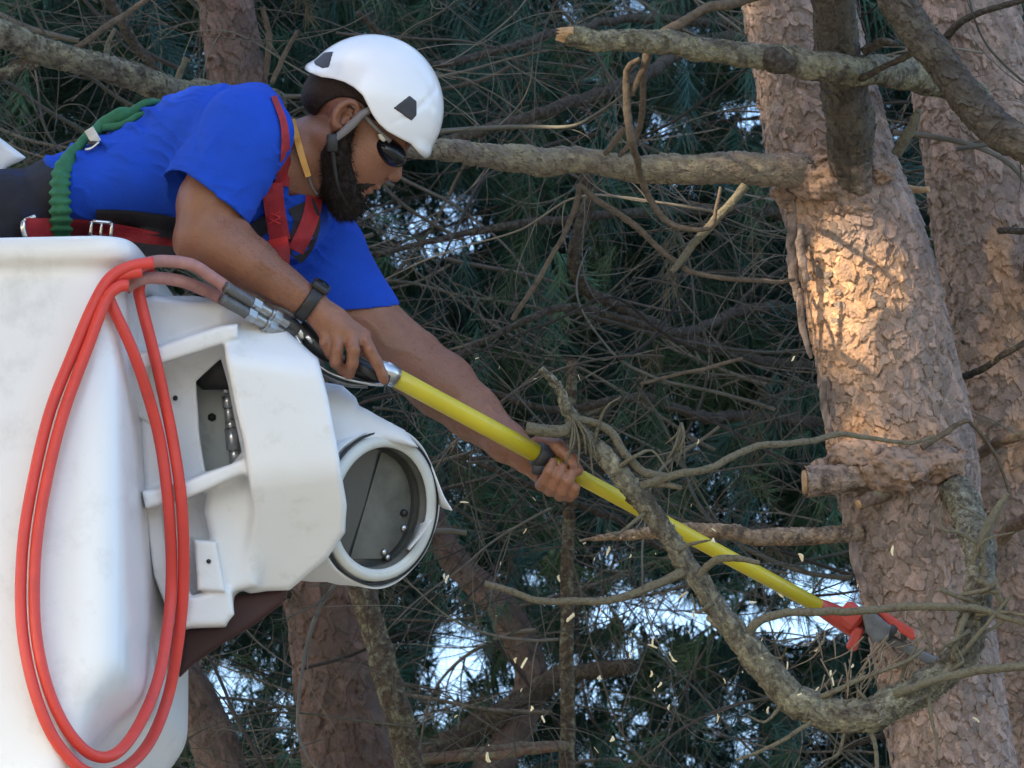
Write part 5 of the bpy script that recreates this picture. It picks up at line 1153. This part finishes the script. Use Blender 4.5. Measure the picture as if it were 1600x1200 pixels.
# ---------------------------------------------------------------- hydraulic pole saw
PS = thing('hydraulic_pole_saw', (850, 712, 0), 'long yellow hydraulic pole saw held by the worker, red head on the trunk', 'pole saw')
def pl(t, off=(0, 0, 0)):                                 # along the pole: 0 at the handle end, 1 at the head
    a = np.array([604, 582, -175.0]); b_ = np.array([1318, 968, 250.0]); return a + (b_ - a) * t + np.array(off, float)
mb = MB(); mb.add(*tube(np.array([pl(0.015), pl(0.1), pl(0.2), pl(0.345)]), 14.8, 32)); mb.add(*tube(np.array([pl(0.34), pl(0.5), pl(0.75), pl(0.96)]), np.array([12, 12, 11.8, 11.8]), 32)); mb.build('pole', M['yellow'], PS)
mb = MB(); A = pl(1) - pl(0); A /= np.linalg.norm(A)
mb.add(*tube(np.array([pl(0.325), pl(0.33), pl(0.348), pl(0.353)]), np.array([17, 20.5, 20.5, 18]), 32)); mb.box(pl(.34) + (-4, 20, -6), (12, 9, 8)); mb.build('clamp_collar', M['black'], PS)
mb = MB(); mb.box(pl(.34) + (8, 20, -14), (3, 5.5, 2)); mb.build('latch', M['label'], PS)
mb = MB(); mb.add(*tube(np.array([pl(-0.025), pl(0.0), pl(0.018)]), np.array([12, 17, 17.5]), 24)); mb.disc(pl(0.0) + (4, -12, -4), (0.3, -1, 0), 6, 5, 8, 10); mb.build('ferrule', M['steel'], PS)
mb = MB(); mb.tube([(468, 512, -178, 15), (500, 545, -190, 13), (540, 568, -195, 13), (575, 582, -188, 15), (606, 590, -178, 13)], 12, 20, 5); mb.build('handle', M['black'], PS)
# trigger guard: flattened bright loop below the fingers
def flat(P, w_, t_, name, m, parent):
    C = spline(np.array(P, float), step=4.0); T, N, B = frames(C); side = np.tile([0, 0, 1.0], (len(C), 1)); nn = np.cross(T, side); nn /= np.linalg.norm(nn, axis=1)[:, None]
    a = np.linspace(0, 2 * np.pi, 12, endpoint=False); V = C[:, None] + np.cos(a)[None, :, None] * side[:, None] * w_ + np.sin(a)[None, :, None] * nn[:, None] * t_
    return mk(name, toW(V.reshape(-1, 3)), [list(f) for f in ringfaces(len(C), 12)] + [list(range(12)), list(range((len(C) - 1) * 12, len(C) * 12))], M[m], parent)
flat([(462, 524, -200), (476, 546, -205), (492, 566, -208), (515, 582, -208), (545, 593, -206), (575, 599, -200), (600, 601, -192)], 13, 3.2, 'trigger_guard', 'steel', PS)
flat([(466, 536, -196), (484, 562, -202), (505, 585, -205), (540, 600, -203), (575, 603, -196)], 10, 4, 'guard_underside', 'fitgrey', PS)
mb = MB(); mb.box((574, 580, -212), (20, 7, 6), np.array([[0.86, 0.5, 0], [-0.5, 0.86, 0], [0, 0, 1.0]])); mb.build('trigger', M['black'], PS)
mb = MB(); mb.tube([(452, 500, -180, 12), (466, 518, -182, 14), (476, 530, -184, 12)], 12, 20, 4); mb.box((484, 530, -198), (8, 4, 5), np.array([[0.7, 0.7, 0], [-0.7, 0.7, 0], [0, 0, 1.0]])); mb.build('swivel_block', M['steel'], PS)
# head
mb = MB(); mb.add(*tube(np.array([pl(0.945), pl(.965), pl(1.0), pl(1.03)]), np.array([12.5, 15, 18, 19]), 28)); mb.box((1330, 962, 248), (19, 19, 21), RH); mb.box((1336, 998, 245), (9, 20, 12), np.array([[0.9, 0.35, 0], [-0.35, 0.9, 0], [0, 0, 1.0]])); hd = mb.build('saw_head', M['red'], PS, smooth=False)
bv = hd.modifiers.new('b', 'BEVEL'); bv.width = 0.003; bv.segments = 2; bv.limit_method = 'ANGLE'
v = Vol((1330, 935, 200), (1400, 1020, 300), 2); v.prism([(1346, 957), (1366, 955), (1392, 980), (1388, 1000), (1366, 1006), (1352, 985)], 215, 275, rd=5, k=0); v.build('motor_cover', M['fitgrey'], PS)
v = Vol((1350, 935, 210), (1450, 1020, 290), 2); v.prism([(1362, 952), (1378, 952), (1428, 984), (1432, 998), (1424, 1000), (1396, 982)], 228, 262, rd=3, k=0); v.build('chain_guard', M['red'], PS)
flat([(1364, 958, 238), (1385, 974, 236), (1408, 990, 240)], 10, 2, 'guard_edge', 'steel', PS)
mb = MB(); mb.box((1392, 988, 236), (7, 14, 9), np.array([[0.8, 0.6, 0], [-0.6, 0.8, 0], [0, 0, 1.0]])); mb.box((1412, 992, 238), (5, 9, 7)); mb.build('chain_tensioner', M['black'], PS)
flat([(1385, 996, 255), (1430, 1020, 262), (1480, 1042, 300)], 3, 8, 'guide_bar', 'fitgrey', PS)

# ---------------------------------------------------------------- hoses
TREE2 = bvh(['bucket', 'bracket_housing'])
def outside(P, r):
    C = spline(np.array(P, float), step=12.0); Z = C[:, 2].copy(); n = len(C); lim = np.full(n, 1e9)
    for i in range(n):
        for ox, oy in ((0, 0), (r, 0), (-r, 0), (0, r), (0, -r)):
            d = W1(C[i, 0] + ox, C[i, 1] + oy, 0) - CAM; d /= np.linalg.norm(d); h_ = TREE2.ray_cast(Vector(CAM), Vector(d), 40)
            if h_[0] is not None: lim[i] = min(lim[i], toP(np.array(h_[0]))[0, 2] - r - 2)
    k_ = np.where(lim < 1e8)[0]; L_ = np.interp(np.arange(n), k_, lim[k_]) if len(k_) else Z; off = Z - Z.max() * 0
    Zp = np.pad(L_, 6, mode='edge'); Zm = np.array([Zp[i:i + 13].min() for i in range(n)])
    for _ in range(3): Zm = np.convolve(np.pad(Zm, 4, mode='edge'), np.ones(9) / 9, 'valid')
    C[:, 2] = Zm; return C
def hose(sh, front, label, path_fade, path_red, fit):
    t = thing('hydraulic_hose', (path_red[0][0], path_red[0][1], -320), label, 'hose', 'pair of hydraulic hoses looped over the bucket')
    pr = outside(path_red, 9.5); pr[:, 2] -= sh; mb = MB(); mb.tube(pr, 9.3, 20, 5); mb.build('red_cover', M['orange'], t)
    mb = MB(); pf = outside(path_fade, 10); mb.tube(pf, 9.8, 20, 4, limb_disp(3, .03)); mb.build('faded_sleeve', M['fade'], t)
    f = MB(); f.tube(fit[0], 9.2, 18, 4, limb_disp(4, .05)); f.build('grey_sleeve', M['fitgrey'], t)
    m2 = MB(); p, q = np.array(fit[1], float), np.array(fit[2], float); d = (q - p) / np.linalg.norm(q - p); L = np.linalg.norm(q - p)
    for (a, b_, r_, k_) in [(0, .22, 11, 6), (.22, .5, 9.3, 20), (.5, .56, 12.5, 20), (.58, .78, 12, 6), (.78, 1, 9, 20)]: m2.disc(p + d * L * (a + b_) / 2, d, r_, r_, L * (b_ - a) * .96, k_)
    m2.build('coupling', M['fit'], t, smooth=False)
hose(0, 0, 'outer red hose of the hanging pair, leftmost down the bucket face',
     [(204, 425, -335), (228, 412, -330), (258, 408, -322), (300, 414, -310), (335, 436, -290), (358, 452, -275)],
     [(240, 410, -328), (205, 416, -335), (172, 434, -338), (146, 476, -340), (112, 556, -342), (76, 650, -344), (48, 770, -348), (35, 860, -352), (33, 960, -356), (44, 1040, -360), (64, 1110, -364), (92, 1165, -368), (135, 1206, -370), (185, 1205, -368), (230, 1165, -362), (262, 1090, -352), (280, 990, -345), (287, 900, -342), (284, 790, -340), (272, 700, -338), (256, 620, -336), (240, 550, -338), (222, 480, -342), (217, 452, -345), (224, 430, -342), (240, 418, -336)],
     ([(352, 448, -278), (376, 462, -265), (398, 476, -250)], (392, 472, -254), (448, 506, -215)))
hose(0, 0, 'inner red hose of the hanging pair, nested just inside the other',
     [(196, 452, -332), (212, 440, -330), (240, 434, -326), (285, 440, -312), (330, 458, -292), (352, 470, -278)],
     [(200, 446, -336), (186, 448, -340), (166, 468, -346), (138, 540, -348), (98, 650, -350), (70, 765, -352), (56, 860, -354), (54, 960, -356), (64, 1035, -360), (84, 1100, -364), (112, 1150, -368), (145, 1180, -370), (180, 1178, -368), (214, 1138, -364), (246, 1065, -356), (262, 980, -350), (268, 900, -347), (264, 800, -344), (252, 700, -342), (232, 620, -342), (206, 545, -345), (176, 480, -350), (168, 456, -352), (176, 438, -350), (200, 428, -345), (222, 424, -338)],
     ([(346, 467, -280), (370, 480, -266), (388, 490, -255)], (384, 488, -258), (440, 520, -215)))
mbk = MB(); mbk.tube([(440, 498, -214, 9), (452, 506, -200, 10), (462, 516, -190, 10)], 9, 12, 4); mbk.tube([(436, 516, -214, 9), (450, 520, -200, 10), (460, 524, -190, 9)], 9, 12, 4); mbk.build('hose_elbow', M['fitgrey'], PS)

# ---------------------------------------------------------------- flying wood chips
def chips():
    rg = np.random.default_rng(9); protos = []
    for q in range(4):
        v = []; n_ = 7
        for i in range(n_):
            t = i / (n_ - 1); cxx = (t - .5) * rg.uniform(14, 22); cyy = 3.5 * math.sin(t * 3.1 + q); wd = 3.0 * math.sin(0.35 + t * 2.5) * rg.uniform(.7, 1.2)
            for (a, b_) in ((-wd, -1), (wd, -1), (wd, 1), (-wd, 1)): v.append([cxx, b_, cyy + a])
        V = np.array(v) / S; F = [list(f) for f in ringfaces(n_, 4)] + [[3, 2, 1, 0], [(n_ - 1) * 4 + i for i in range(4)]]
        me = bpy.data.meshes.new('wood_chip'); me.from_pydata(V.tolist(), [], F); me.materials.append(M['chip']); protos.append(me)
    pts = []
    for _ in range(50):
        x = rg.uniform(690, 1280); y = 830 + rg.uniform(0, 1) ** 1.1 * 360 + (1000 - x) * 0.05; pts.append((x, y))
    pts += [(1190, 1000), (1230, 1040), (1275, 1015), (1300, 1060), (1160, 1050), (1330, 1040), (1250, 1085), (1200, 1110)]
    pts += [(745, 560), (812, 690), (835, 592), (780, 575), (1240, 560), (792, 725), (835, 780), (725, 785), (1080, 790), (1090, 690), (1250, 870), (1395, 860), (1340, 915), (1525, 1125), (905, 590), (820, 830), (950, 860), (1030, 1070), (990, 840), (1020, 1010)]
    for i, (x, y) in enumerate(pts):
        o = bpy.data.objects.new('wood_chip', protos[i % 4]); COL.objects.link(o); o.location = W1(x, y, rg.uniform(-150, 420)); o.rotation_euler = rg.uniform(0, 6.28, 3)
        s_ = rg.uniform(0.2, 0.6) + 0.7 * rg.random() ** 4; o.scale = (s_, s_ * rg.uniform(.6, 1.8), s_ * rg.uniform(.5, 1.6))
        tag(o, 'pale fresh wood chip falling through the air below the saw', 'wood chip', 'wood chips falling from the cut')
chips()
clean()
